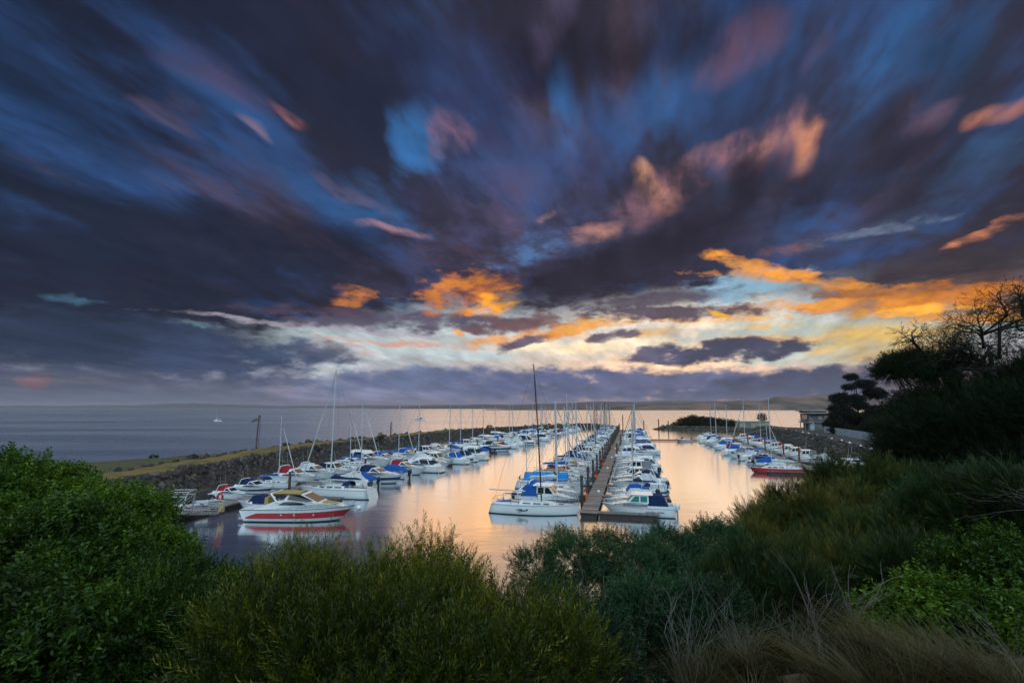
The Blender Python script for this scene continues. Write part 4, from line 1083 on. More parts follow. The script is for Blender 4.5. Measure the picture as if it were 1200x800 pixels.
# red striped motor yacht on the breakwater pier
def motor_yacht():
    L, Bm, F = 11.4, 3.5, 1.25
    root = empty('motor_yacht'); tag(root, 'large white motor yacht with red hull band and tan canopy', 'motor yacht')
    hb, sh, X = boat_hull(root, L, Bm, F, False, 'white', 'white', near=True, stern=-.6, rub='navy', rake=1.7)
    # second red strake so that the band is broad
    m = MB(); T = [0.03, .08, .14, .25, .38, .5, .62, .72, .8, .87, .93, .97, .995]
    for sd in (1, -1):
        rg = []
        for t in T:
            b, s = hb(t), sh(t); up = s * (.36 + .42 * sstep(t, 0, .16)); lo = s * .30 + .02
            def pt(z): 
                f = z / s; k = 1 - .25 * (1 - f) * t * t; ky = np.interp(f, [.10, .42, .78, 1], [.95, .985, .995, 1.0])
                return (-L / 2 + L * t - 1.7 * (1 - f) * t ** 5 - .6 * f * (1 - t) ** 6, sd * (b * ky * k + .02), z)
            rg.append([pt(lo), pt((lo + up) / 2), pt(up)] if sd < 0 else [pt(up), pt((lo + up) / 2), pt(lo)])
        m.loft(rg)
    m.build('red_band', B['red'], root)
    z0 = sh(.4) - .02; cw = Bm * .43
    wf = lambda x, z: max(.04, min(cw, hb(min(1, max(0, x / L + .5))) * .88) - max(0, z - z0) * .28)
    pts = [(-5.0, z0 - .1), (-4.3, z0 + .25), (-3.4, z0 + .55), (-2.6, z0 + .85), (-1.2, z0 + .98), (.9, z0 + .8), (2.4, z0 + .62), (4.1, z0 + .38), (4.9, z0 + .15), (5.0, z0)]
    m = MB(); outline_box(m, pts, wf); m.build('superstructure', B['white'], root)
    side_panel(root, 'side_window', [(-2.2, z0 + .52), (-1.6, z0 + .78), (-.6, z0 + .84), (.3, z0 + .72), (1.0, z0 + .5)], wf, B['glass'])
    w = [(-1.7, z0 + .9), (-1.2, z0 + 1.65), (.2, z0 + 1.6), (2.2, z0 + .66)]
    m = MB(); outline_box(m, w, wf); m.build('windscreen_frame', B['white'], root)
    front_panel(root, 'windscreen', (2.2, z0 + .66), (.2, z0 + 1.6), wf, B['glass'], inset=.06)
    side_panel(root, 'side_screen', [(-1.3, z0 + 1.02), (-1.05, z0 + 1.5), (.15, z0 + 1.48), (1.5, z0 + .9), (.9, z0 + .86)], wf, B['glass'])
    m = MB(); m.loft([[(x, yy * cw, z0 + 1.72 + dz_ - .18 * abs(yy) ** 3) for yy in (-.86, -.5, 0, .5, .86)] for x, dz_ in ((-3.4, -.12), (-2.6, .03), (-1.4, .06), (.1, 0.02))]); m.loft([[(x, yy * cw, z0 + 1.64 + dz_ - .18 * abs(yy) ** 3) for yy in (.86, .5, 0, -.5, -.86)] for x, dz_ in ((-3.4, -.12), (-2.6, .03), (-1.4, .06), (.1, 0.02))])
    m.build('canopy', B['c_tan'], root)
    m = MB()
    for sd in (1, -1): m.tube([(-2.3, sd * cw * .9, z0 + .7), (-2.9, sd * cw * .85, z0 + 1.45), (-3.1, sd * cw * .8, z0 + 1.62)], .10, 6)
    m.tube([(-3.1, -cw * .8, z0 + 1.62), (-3.1, cw * .8, z0 + 1.62)], .09, 6); m.build('radar_arch', B['white'], root)
    m = MB(); m.box((-4.0, .2, z0 + .7), (.4, 1.3, .8), taper=.9); m.build('cockpit_cover', B['c_tan'], root)
    m = MB(); m.box((3.0, 0, z0 + .6), (1.5, 1.2, .08), 0, Matrix.Rotation(R(8), 3, 'Y')); m.build('sun_pad', B['c_tan'], root)
    m = MB(); m.box((-5.9, 0, .35), (.9, 2.9, .12)); m.build('swim_platform', B['white'], root)
    for x in (-1.6, -.2, 1.8): m = MB(); m.tube([(x, -hb(x / L + .5) * .998 - .05, .82), (x, -hb(x / L + .5) * .99, .82)], .11, 10); m.build('porthole', B['steel'], root)
    rails(root, hb, sh, X, .55, .985, h=.5, name='bow_rail')
    m = MB(); m.tube([(5.9, 0, 1.9), (6.3, 0, 1.5), (6.1, 0, 1.2)], .05, 6); m.sphere((6.2, -.3, 1.35), .28, nu=8, nv=6); m.build('bow_anchor', B['white'], root)
    return root
yt = motor_yacht(); yt.location = (-22.6, 57.4, 0); yt.rotation_euler = (0, 0, R(-3))
# large white sloop with navy cover behind a finger dock
sl = sailboat('large white sloop with navy sail cover behind the first finger dock', L=11.5, mast_h=17.2, cover='c_navy', dodger='c_navy', near=True, name='sailing_boat')
sl.location = brkp.pos(17.2, 1.2 + .9 + 6.0); sl.rotation_euler = (0, 0, vec_heading(brkp, 1) + R(1)); sl['label'] = 'large white sloop with navy sail cover and tallest pale mast of the breakwater pier'
WBR = 'harbour side of breakwater pier'; WBL = 'rock side of breakwater pier'
n_ = near_row(brkp, 1, WBR, [(6.8, 'rn', False, .95), (10.6, 'rg', False, 1.0), (22.0, 'cw', False, 1.0), (26.6, 'rb', False, 1.12), (30.6, 'cn', True, 1.0), (36.0, 'rb', False, 1.2), (41.0, 'cr', True, 1), (45.5, 'cf', False, .95), (50.0, 'cw', True, 1.12), (55.5, 'pn', True, 1.1), (60, 'cb', False, 1)], 1, 17.2)
fill(brkp, 1, 65, 232, WBR, n_, ['rb', 'cn', 'cb', 'rg', 'cw', 'cf', 'sb', 'cr'], ['cb', 'rb', 'cw', 'cn', 'rn', 'sb', 'cf', 'pg', 'cw', 'sw'], 125)
n_ = near_row(brkp, -1, WBL, [(4.5, 'ro', False, .62), (8.0, 'rg', False, .66), (12.0, 'cr', False, .66), (16.8, 'cn', False, .7), (21.6, 'sb', False, .8), (26.5, 'cr', False, 1.0), (31.5, 'cw', False, 1), (36, 'pn', False, 1), (40.5, 'sw', False, .9), (45.5, 'sb', False, 1.0), (50.5, 'cf', False, 1.1), (55.5, 'cb', False, 1.0), (60.5, 'sb', False, 1.0)], 1)
fill(brkp, -1, 66, 226, WBL, n_, ['sb', 'cw', 'cb', 'sn', 'cn', 'cf', 'pg', 'sw'], ['cb', 'cw', 'sb', 'cf', 'sn', 'rb', 'cw', 'pn', 'sw'], 125)
WSL = 'harbour side of shore pier'; WSR = 'road side of shore pier'
redh = sailboat('red hulled sloop moored bow out near the bushes', L=9.4, hullc='red', low='red', cover='c_white', mast_h=13.6, dodger=None, near=True, name='sailing_boat', genoa=None)
redh.location = shrp.pos(5.2, -(1.1 + .8 + 5.2)); redh.rotation_euler = (0, 0, vec_heading(shrp, -1, True)); redh['label'] = 'white decked sloop with bright red hull, near the shore bushes'
n_ = near_row(shrp, -1, WSL, [(9.8, 'ro', False, 1), (13, 'rw', False, .9), (16.4, 'rb', False, 1.1), (20.5, 'sn', False, .84), (24.6, 'rn', False, 1), (28.5, 'cw', False, .9), (33, 'sb', True, .95), (37.5, 'pg', False, 1.05)], 1)
fill(shrp, -1, 42, 118, WSL, n_, ['sb', 'cw', 'pn', 'cb', 'cn', 'rg'], ['cw', 'cb', 'sn', 'cf', 'sb', 'pn', 'pg'], 128)
n_ = near_row(shrp, 1, WSR, [(3.5, 'pb', False, 1.1), (8, 'pn', False, 1.1), (24, 'cw', False, .85), (32, 'pg', False, 1)], 0)
fill(shrp, 1, 40, 112, WSR, n_, ['cb', 'pn', 'sn', 'cw'], ['pn', 'cw', 'sb', 'cb', 'pg'], 128, step=(5.5, 9))

# boats away from the piers
iso = place(near_p['ro'][0], (60.5, 184, 0), R(200), 'small open boat moored alone at the low cross dock', None, 1.15)
b1 = place(far_p['sw'][0], atY(0, 0, 1) * 0 + at(254, 493.5), R(160), 'small white sloop anchored alone on the open bay', None, 1.0)
b2 = place(far_p['cf'][0], at(491, 492.5), R(190), 'white flybridge boat anchored on the bay beyond the breakwater', None, 1.0)
for p in protos:
    if p not in used:
        for o in tree_of(p): bpy.data.objects.remove(o)

# ------------------------------------------------------------------ pier furniture
def pile(loc, h, label, cap='white', band=None, group=None, r=.19, name='mooring_pile'):
    t = empty(name, loc); tag(t, label, 'pile', group)
    m = MB(); m.tube([(0, 0, -.6), (0, 0, h)], r, 10, r2=r * .93); m.build('post', M['pile'] if band != 'all' else M['redpile'], t)
    if cap: m = MB(); m.loft([[((r + .03) * k * cos(q), (r + .03) * k * sin(q), h + z) for q in np.linspace(0, 2 * pi, 11)[:-1]] for k, z in ((1, -.05), (1, .06), (.02, .32))], close=True); m.build('cap', B[cap], t)
    if band == 'top': m = MB(); m.tube([(0, 0, h - .55), (0, 0, h - .05)], r + .015, 10); m.build('red_band', M['redpile'], t)
    return t
for k, a in enumerate(np.arange(6.5, 222, 9.6)):
    b = 'top' if k in (1, 5, 7) else None
    pile(midp.pos(a, -1.3), 3.5, 'dark mooring pile, %s from shore on the middle pier' % ordn(k), cap='black' if k else 'black', band=b, group='mooring piles of the middle pier')
for k, a in enumerate((0.8 * 9, 66, 108, 150)):
    if k: pile(midp.pos(a, 1.35), 3.4, 'dark mooring pile, %s on the road side of the middle pier' % ordn(k - 1), cap='black', group='road side piles')
for k, a in enumerate(np.arange(16, 232, 19)):
    pile(brkp.pos(a, 1.5), 3.3, 'dark pile with white cone cap, %s from shore, breakwater pier' % ordn(k), cap='white', group='mooring piles of the breakwater pier')
for k, a in enumerate((22, 34, 52, 74, 98)):
    pile(shrp.pos(a, 1.4), 3.4, 'red wrapped mooring pile, %s from shore on the shore pier' % ordn(k), cap='black', band='all', group='mooring piles of the shore pier')
def fire_box(loc, label):
    t = empty('fire_hose_cabinet', loc, -midp.az); tag(t, label, 'fire hose cabinet', 'fire hose cabinets on the middle pier')
    m = MB(); m.box((0, 0, .38), (.28, .28, .66)); m.build('cabinet', B['orange'], t)
    m = MB(); m.tube([(0, 0, .8), (0, 0, 1.35)], .12, 8, r2=.10); m.build('extinguisher', B['red'], t)
for k, a in enumerate((7.9, 27, 46, 92)):
    fire_box(midp.pos(a, -.85, .55), 'red and orange fire hose cabinet, %s from shore on the middle pier' % ordn(k))
def dock_light(loc, k):
    t = empty('dock_light', loc); tag(t, 'thin dock light with white round head, %s along the middle pier' % ordn(k), 'dock light', 'dock lights on the middle pier')
    m = MB(); m.tube([(0, 0, 0), (0, 0, 1.5)], .04, 6); m.build('pole', M['galv'], t)
    m = MB(); m.sphere((0, 0, 1.62), .19, sz=.8); m.build('lamp_head', B['white'], t)
for k, a in enumerate((4.6, 28.5, 47, 70, 95)): dock_light(midp.pos(a, .85, .55), k)

# low cross dock far down the fairway
xd = empty('cross_dock', (52, 190, 0), R(-12)); tag(xd, 'low grey cross dock between the two piers with a yellow end', 'dock')
m = MB(); m.box((6.5, -.5, .35), (16, 1.6, .4)); m.build('deck', [M['finger']], xd); m = MB(); m.box((18.5, -2.2, .5), (6, 2.2, .7)); m.build('yellow_pontoon', B['yellow'], xd)

# gangway with arched frames at the shore end of the breakwater pier
gw = empty('gangway', (-33.8, 57.0, 0), R(4)); tag(gw, 'white metal gangway with arched end frame beside the big bush', 'gangway')
m = MB(); m.box((-1.8, 0, .72), (8, 1.3, .10)); m.build('walkway', M['finger'], gw)
for x in (-2.6, -.6):
    m = MB()
    pts = [(x - .55, -.95, .7), (x - .3, -.9, 2.6), (x - .1, -.75, 3.05), (x, 0, 3.2), (x - .1, .75, 3.05), (x - .3, .9, 2.6), (x - .55, .95, .7)]
    m.tube(pts, .085, 6); m.build('arch_frame', M['galv'], gw)
m = MB()
for y in (-.9, .9): m.tube([(-2.9, y, 2.6), (-.9, y, 2.6)], .06, 5); m.tube([(-2.7, y * .83, 3.05), (-.7, y * .83, 3.05)], .06, 5); m.tube([(-3.1, y, 1.0), (-1.1, y, 2.5)], .04, 5)
m.tube([(-2.6, 0, 3.2), (-.6, 0, 3.2)], .06, 5); m.build('roof_bars', M['galv'], gw)
for y in (-.66, .66):
    m = MB(); m.tube([(-1, y, 1.75), (2.4, y, 1.6)], .035, 5); m.tube([(-1, y, 1.25), (2.4, y, 1.12)], .025, 5)
    for k in range(5): x = -1 + k * .85; m.tube([(x, y, .75), (x, y, 1.68)], .03, 5); (m.tube([(x, y, .8), (x + .85, y, 1.62)], .022, 4) if k < 4 else None)
    m.build('handrail', M['galv'], gw)
lb = empty('lifebuoy_stand', (-32.3, 58.3, .55), R(-15)); tag(lb, 'red lifebuoy hood on a yellow post at the pier entrance', 'lifebuoy')
m = MB(); m.tube([(0, 0, 0), (0, 0, 1.5)], .05, 6); m.box((.35, 0, .55), (.5, .3, .9)); m.build('yellow_cabinet', B['yellow'], lb)
m = MB(); m.tube([(.15 + .34 * cos(q), -.1, 1.65 + .38 * sin(q)) for q in np.linspace(-.4, 3.9, 12)], .12, 7); m.build('lifebuoy_hood', B['red'], lb)
m = MB(); m.box((.55, -.25, .5), (.12, .06, 1.0), 0, Matrix.Rotation(R(28), 3, 'Y')); m.build('white_strap', B['white'], lb)
m = MB(); cart = empty('dock_trolley', (-36.0, 61.5, .55), R(20)); tag(cart, 'small white dock trolley parked at the pier entrance', 'trolley')
m.box((0, 0, .5), (1.1, .7, .4), taper=1.15); m.build('tub', B['white'], cart)
m = MB(); m.tube([(.5, -.3, .5), (1.0, -.3, 1.0), (1.0, .3, 1.0), (.5, .3, .5)], .03, 5); m.build('handle', M['galv'], cart)
for y in (-.4, .4): m = MB(); m.tube([(0, y - .04, .22), (0, y + .04, .22)], .22, 12); m.build('wheel', B['black'], cart)
# ------------------------------------------------------------------ plants
def leaf_mat(name, dark, mid, light, trans=0.3, gloss=0.06):
    m = bpy.data.materials.new(name); m.use_nodes = True; t = m.node_tree; t.nodes.clear(); n = NB(t)
    a = n.n('ShaderNodeAttribute', attribute_name='var').outputs['Fac']
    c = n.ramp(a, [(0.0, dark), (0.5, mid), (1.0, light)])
    d = n.n('ShaderNodeBsdfDiffuse'); n.put(d.inputs[0], c)
    tr = n.n('ShaderNodeBsdfTranslucent'); n.put(tr.inputs[0], c)
    ms = n.n('ShaderNodeMixShader'); ms.inputs[0].default_value = trans; t.links.new(d.outputs[0], ms.inputs[1]); t.links.new(tr.outputs[0], ms.inputs[2])
    g = n.n('ShaderNodeBsdfGlossy'); g.inputs['Roughness'].default_value = .45; g.inputs['Color'].default_value = (.8, .85, .8, 1)
    m2 = n.n('ShaderNodeMixShader'); m2.inputs[0].default_value = gloss; t.links.new(ms.outputs[0], m2.inputs[1]); t.links.new(g.outputs[0], m2.inputs[2])
    o = n.n('ShaderNodeOutputMaterial'); t.links.new(m2.outputs[0], o.inputs[0])
    return m
LM = dict(broad=leaf_mat('boobialla_leaf', (.012, .030, .003), (.048, .105, .006), (.120, .200, .012), gloss=.02),
          feather=leaf_mat('bottlebrush_leaf', (.018, .030, .002), (.080, .100, .005), (.260, .230, .010), gloss=.02),
          tea=leaf_mat('tea_tree_leaf', (.010, .030, .014), (.030, .080, .032), (.075, .150, .050), gloss=.02),
          wisp=leaf_mat('tamarisk_leaf', (.010, .022, .006), (.038, .066, .014), (.150, .125, .020), gloss=.02),
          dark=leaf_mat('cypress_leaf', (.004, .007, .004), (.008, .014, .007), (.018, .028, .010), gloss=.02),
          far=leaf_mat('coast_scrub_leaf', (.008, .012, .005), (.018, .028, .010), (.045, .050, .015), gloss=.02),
          dry=leaf_mat('dry_grass_blade', (.040, .032, .012), (.095, .075, .028), (.190, .150, .070), gloss=.02))
M['bark'] = pbr('grey_bark', (.10, .085, .07), .9, var=.7, vscale=6, bump=.6, bscale=20)
M['darkbark'] = pbr('dark_bark', (.018, .014, .012), .95, var=.5, vscale=4)
M['deadwood'] = pbr('bleached_deadwood', (.13, .115, .10), .85, var=.6, vscale=5)

def leaf_quad(base, d, side, L, w, droop=0.0):
    base = np.array(base); d = np.array(d); side = np.array(side); up = np.array([0, 0, -droop * L])
    return [base, base + d * L * .45 + side * w / 2 + up * .3, base + d * L + up, base + d * L * .45 - side * w / 2 + up * .3]
def sprig(kind, seed):
    r = np.random.default_rng(seed); V = []
    if kind == 'broad': n, H_, L, w = 15, .22, .085, .030
    elif kind == 'feather': n, H_, L, w = 30, .42, .070, .010
    elif kind == 'tea': n, H_, L, w = 22, .20, .042, .011
    elif kind == 'wisp': n, H_, L, w = 20, .34, .16, .007
    elif kind == 'dark': n, H_, L, w = 10, .9, .55, .16
    elif kind == 'far': n, H_, L, w = 9, .6, .42, .18
    bend = r.uniform(-.25, .25, 2)
    for i in range(n):
        f = (i + .5) / n; a = i * 2.4 + r.uniform(-.4, .4)
        sp = {'broad': (.35, 1.0), 'feather': (.75, .75), 'tea': (.6, .9), 'wisp': (1.2, .45), 'dark': (.5, 1.0), 'far': (.3, 1.0)}[kind]
        o = np.array([cos(a), sin(a), 0]); d = o * sp[1] + np.array([0, 0, sp[0] + f * .5]); d /= np.linalg.norm(d)
        s = np.cross(d, r.normal(size=3)); s /= np.linalg.norm(s)
        b = np.array([bend[0] * f * f * H_, bend[1] * f * f * H_, f * H_])
        V += leaf_quad(b, d, s, L * r.uniform(.7, 1.2) * (1 - .25 * f), w * r.uniform(.8, 1.2), droop=.15 if kind in ('broad', 'dark') else 0)
    return np.array(V), np.arange(4 * n).reshape(n, 4)
SPR = {k: [sprig(k, 100 + i) for i in range(3)] for k in ('broad', 'feather', 'tea', 'wisp', 'dark', 'far')}

def frames(D, rs):
    D = D / np.linalg.norm(D, axis=1, keepdims=True); a = rs.normal(size=D.shape); x = np.cross(D, a); x /= np.linalg.norm(x, axis=1, keepdims=True)
    return np.stack([x, np.cross(D, x), D], -1)
def foliage(name, kind, P, D, S, mat, parent, rs, var0=None):
    VV, FF, AA, k0 = [], [], [], 0; Fr = frames(D, rs); which = rs.integers(0, 3, len(P))
    var0 = np.zeros(len(P)) + .45 if var0 is None else var0
    for w in range(3):
        V, F = SPR[kind][w]; idx = np.nonzero(which == w)[0]
        if not len(idx): continue
        X = np.einsum('nij,kj->nki', Fr[idx], V) * S[idx][:, None, None] + P[idx][:, None]
        VV.append(X.reshape(-1, 3)); FF.append((F[None] + (np.arange(len(idx)) * len(V))[:, None, None]).reshape(-1, 4) + k0); k0 += len(idx) * len(V)
        tipg = (np.arange(len(F)) / len(F) - .5)[None] * (.45 if kind in ('feather', 'wisp') else .18)      # younger leaves towards the tip are paler
        AA.append((var0[idx][:, None] + tipg + rs.normal(0, .12, (len(idx), len(F)))).ravel())
    return np_mesh(name, np.concatenate(VV), np.concatenate(FF), mat, parent=parent, attr=np.clip(np.concatenate(AA), 0, 1))

class Twigs:
    """branches collected as tapered tubes"""
    def __init__(s): s.m = MB(); s.tips = []
    def limb(s, p, q, r0, r1, bend=.12, n=4, rnd=random, sides=5):
        p, q = Vector(p), Vector(q); L = (q - p).length; pts = [p]
        for i in range(1, n): pts.append(p.lerp(q, i / n) + Vector((rnd.uniform(-1, 1), rnd.uniform(-1, 1), rnd.uniform(-1, 1))) * L * bend / n * 1.5)
        pts.append(q); s.m.tube(pts, r0, sides, r2=r1, caps=False); return pts
    def grow(s, p, d, L, r, depth, spread=.6, shrink=.72, rnd=random, up=.1, kids=(2, 3), wig=.18, sides=5):
        d = Vector(d).normalized(); pts = [Vector(p)]; n = 4
        for i in range(n):
            d = (d + Vector((rnd.uniform(-1, 1), rnd.uniform(-1, 1), rnd.uniform(-1, 1) + up)) * wig).normalized(); pts.append(pts[-1] + d * L / n)
        s.m.tube(pts, r, sides if r > .012 else 3, r2=r * .6, caps=False)
        if depth <= 0: s.tips.append((pts[-1], d)); return
        for k in range(rnd.randint(*kids)):
            e = (d + Vector((rnd.uniform(-1, 1), rnd.uniform(-1, 1), rnd.uniform(-1, 1))) * spread).normalized()
            s.grow(pts[-1] if k else pts[-1], e, L * shrink * rnd.uniform(.8, 1.15), r * .6, depth - 1, spread, shrink, rnd, up, kids, wig, sides)
        if depth > 1: s.grow(pts[2], (d + Vector((rnd.uniform(-1, 1), rnd.uniform(-1, 1), rnd.uniform(-.5, 1))) * spread * 1.3).normalized(), L * shrink * .8, r * .5, depth - 2, spread, shrink, rnd, up, kids, wig, sides)

def lobe_at(px, py, Y, r, flat=1.0): return (atY(px, py, Y), r, flat)

def shrub(name, label, cat, kind, lobes, dens, mat=None, size=1.0, upb=.6, seed=1, group=None, stem='bark', light=.45, out=.25, inner=.35, stems=True, clump=0.0, trunk_at=None, stem_r=.05):
    """crown of sprigs spread through the outer part of several lobes, on stems that rise from the ground"""
    rs = np.random.default_rng(seed); rnd = random.Random(seed)
    C = [Vector(l[0]) for l in lobes]; mean = sum(C, Vector()) / len(C)
    if trunk_at is None: gx, gy = mean.x, mean.y + .1
    else: gx, gy = trunk_at
    gz = float(land_z(gx, gy)[0]); root = empty(name, (gx, gy, gz)); tag(root, label, cat, group)
    O = np.array([gx, gy, gz]); PP, DD, SS, VR = [], [], [], []
    full = []
    for c, r, fl in lobes:
        full.append((c, r * .88, fl, 1.0, rs.normal(0, .05)))
        if r > .4:
            for _ in range(int(9 + 5 * r)):      # smaller tufts standing out of the main mass
                v = rs.normal(size=3); v[2] = abs(v[2]) * .9 - .1; v /= np.linalg.norm(v); q = rs.uniform(.22, .38) * r
                full.append((c + Vector(v) * r * rs.uniform(.78, .98), q, 1.5 if kind == 'feather' else .85, .62, rs.normal(.04, .13)))
    for c, r, fl, dn, tn in full:
        n = int(dn * dens * 4 * pi * r * r * (.5 + .5 * fl)); u = rs.normal(size=(n, 3)); u /= np.linalg.norm(u, axis=1, keepdims=True)
        bump = 1 + .34 * vnoise(u * 1.0 + np.array(c)[None] * 3, 2.2, seed) + .10 * vnoise(u + np.array(c)[None], 6, seed + 3)
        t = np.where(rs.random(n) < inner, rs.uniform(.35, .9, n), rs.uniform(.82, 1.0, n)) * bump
        if clump:
            g = vnoise(u * r + np.array(c)[None], 2.6 / max(.6, r), seed + 9); keep = g > (clump - .5); u, t, bump = u[keep], t[keep], bump[keep]; n = len(u)
        p = np.array(c)[None] + u * r * t[:, None] * np.array([1, 1, fl]) * (1 + 0 * out)
        d = u * .9 + np.array([0, 0, upb]) + rs.normal(0, .28, (n, 3))
        PP.append(p); DD.append(d); SS.append(size * rs.uniform(.75, 1.3, n))
        tone = light + tn + .26 * vnoise(p, 1.5, seed + 5) + .10 * (t - .8) / .2 * .5  # inner sprigs get a darker tone, painting shade into the crown's gaps
        VR.append(tone + rs.normal(0, .06, n) + np.where(rs.random(n) < .05, .45, 0))
    P_ = np.concatenate(PP); D_ = np.concatenate(DD); S_ = np.concatenate(SS); V_ = np.concatenate(VR)
    foliage('foliage', kind, P_ - O, D_, S_, mat or LM[kind], root, rs, V_)
    if stems:
        tw = Twigs(); base = Vector((0, 0, -.1))
        for c, r, fl in lobes:
            tgt = c - Vector(O); pts = tw.limb(base + Vector((rnd.uniform(-.15, .15), rnd.uniform(-.15, .15), 0)), tgt - Vector((0, 0, r * .4)), stem_r * (1 + r * .4), stem_r * .5, .5, 5, rnd)
            for k in range(int(7 + 5 * r)):
                v = Vector(rs.normal(size=3)); v.z = abs(v.z) * .7; v.normalize(); s0 = pts[rnd.randint(2, 5) if len(pts) > 5 else -1]
                tw.limb(s0, tgt + v * r * .85, stem_r * .4, .006, .6, 4, rnd, sides=4)
        tw.m.build('stems', M[stem], root)
    return root

# left: dense bright green broad-leaved shrubs --------------------------------
G1 = 'dense green shrubs on the slope'
shrub('broadleaf_shrub', 'bright green broad-leaved shrub, tallest at the edge of the open sea', 'shrub', 'broad', [lobe_at(-35, 614, 11, 1.25), lobe_at(15, 620, 11, 1.25), lobe_at(72, 628, 11.3, 1.2)], 95, seed=1, group=G1, size=1.15)
shrub('broadleaf_shrub', 'rounded bright green shrub in front of the dry grass bank', 'shrub', 'broad', [lobe_at(112, 640, 11, 1.1), lobe_at(148, 656, 10.8, 1.05), lobe_at(100, 660, 10.2, 1.1)], 95, seed=2, group=G1, size=1.15, light=.5)
shrub('broadleaf_shrub', 'bright green shrub reaching out towards the gangway', 'shrub', 'broad', [lobe_at(170, 672, 10.3, .85), lobe_at(184, 708, 9.6, .7), lobe_at(150, 695, 9.4, .95), lobe_at(198, 668, 10.3, .34)], 95, seed=3, group=G1, size=1.1)
shrub('broadleaf_shrub', 'shaded green shrub below the tall sea-edge shrub', 'shrub', 'broad', [lobe_at(-30, 700, 8.4, 1.3), lobe_at(45, 695, 8.6, 1.2), lobe_at(110, 710, 8.4, 1.1)], 90, seed=4, group=G1, size=1.05, light=.15)  # darker leaf colour stands in for shade below the taller shrub
shrub('broadleaf_shrub', 'dark green shrub filling the lower corner by the sea side', 'shrub', 'broad', [lobe_at(-10, 800, 6.3, 1.05), lobe_at(80, 800, 6.3, .95)], 90, seed=5, group=G1, light=.0)  # leaf tone lowered to paint the shade of the lower corner
shrub('broadleaf_shrub', 'dark olive shrub low between the green shrub and the feathery bushes', 'shrub', 'tea', [lobe_at(165, 775, 6.9, .85), lobe_at(240, 765, 7.2, .8), lobe_at(200, 725, 7.8, .7)], 210, mat=LM['broad'], seed=6, group=G1, light=.05, size=1.3)  # shade low on the slope is put into the leaf colour
# centre: feathery yellow-green bottlebrush -------------------------------------
G2 = 'feathery yellow-green bushes'
shrub('bottlebrush_bush', 'feathery yellow-green bush below the red striped yacht', 'bush', 'feather', [lobe_at(345, 716, 9.4, .7), lobe_at(378, 712, 9.6, .5), lobe_at(305, 732, 9, .6), lobe_at(350, 652, 9.6, .24), lobe_at(374, 648, 9.6, .16), lobe_at(395, 664, 9.6, .16), lobe_at(296, 690, 9.3, .22), lobe_at(322, 668, 9.3, .2), lobe_at(336, 640, 9.5, .12), lobe_at(280, 712, 9.2, .2)], 95, seed=11, group=G2, upb=1.5, light=.55, clump=.18)
shrub('bottlebrush_bush', 'tall feathery yellow-green bush in front of the golden water', 'bush', 'feather', [lobe_at(500, 722, 8.6, .68), lobe_at(460, 732, 8.6, .55), lobe_at(542, 734, 8.4, .45), lobe_at(508, 650, 8.8, .24), lobe_at(448, 672, 8.9, .22), lobe_at(545, 678, 8.6, .18), lobe_at(478, 656, 8.8, .18), lobe_at(526, 642, 8.7, .13), lobe_at(492, 640, 8.7, .12), lobe_at(436, 690, 8.8, .16), lobe_at(572, 720, 8.4, .18)], 95, seed=12, group=G2, upb=1.5, light=.55, clump=.15)
shrub('bottlebrush_bush', 'feathery olive bush low between the two bright ones', 'bush', 'feather', [lobe_at(412, 752, 8, .6), lobe_at(415, 712, 8.9, .25), lobe_at(345, 755, 7.3, .75), lobe_at(430, 750, 7.2, .8)], 95, seed=13, group=G2, upb=1.3, light=.25)
shrub('bottlebrush_bush', 'darker feathery bush at the foot of the golden water bush', 'bush', 'feather', [lobe_at(510, 770, 6.9, .75), lobe_at(585, 775, 7.2, .65), lobe_at(600, 740, 7.8, .4)], 95, seed=14, group=G2, upb=1.3, light=.16)  # same leaf toned down, painted shade at the foot of the bush
shrub('bottlebrush_bush', 'shaded feathery bush along the bottom edge beside the dry grass', 'bush', 'feather', [lobe_at(300, 800, 5.7, .7), lobe_at(400, 815, 5.4, .65), lobe_at(490, 820, 5.4, .62), lobe_at(570, 815, 5.6, .6), lobe_at(650, 800, 6, .55)], 95, seed=15, group=G2, upb=1.1, light=-.05)  # near-black shade along the bottom edge painted as leaf tone
# right of centre: airy tea trees with visible limbs ------------------------------
G3 = 'airy blue-green tea trees'
shrub('tea_tree', 'airy blue-green tea tree below the racing sloop, limbs showing', 'tree', 'tea', [lobe_at(625, 668, 11, .42), lobe_at(668, 655, 11, .5), lobe_at(712, 652, 11.2, .46), lobe_at(650, 705, 10.6, .45), lobe_at(700, 692, 10.6, .6), lobe_at(745, 668, 10.8, .6), lobe_at(755, 715, 10, .6)], 250, seed=21, group=G3, upb=.5, light=.5, clump=.34, size=1.1, trunk_at=(1.0, 8.6), stem_r=.04)
shrub('tea_tree', 'bushy blue-green tea tree below the cabin boats', 'tree', 'tea', [lobe_at(788, 662, 12, .66), lobe_at(838, 646, 12.3, .62), lobe_at(800, 700, 11, .8), lobe_at(862, 680, 11.6, .75)], 240, seed=22, group=G3, upb=.5, light=.42, clump=.2, size=1.2)
shrub('tea_tree', 'shaded tea tree low above the grey dead twigs', 'tree', 'tea', [lobe_at(745, 750, 8.3, .7), lobe_at(820, 755, 8.2, .8), lobe_at(690, 770, 7.6, .6)], 230, seed=23, group=G3, light=.15, clump=.15, size=1.2)  # its shade is a darker tone of the tea tree leaf
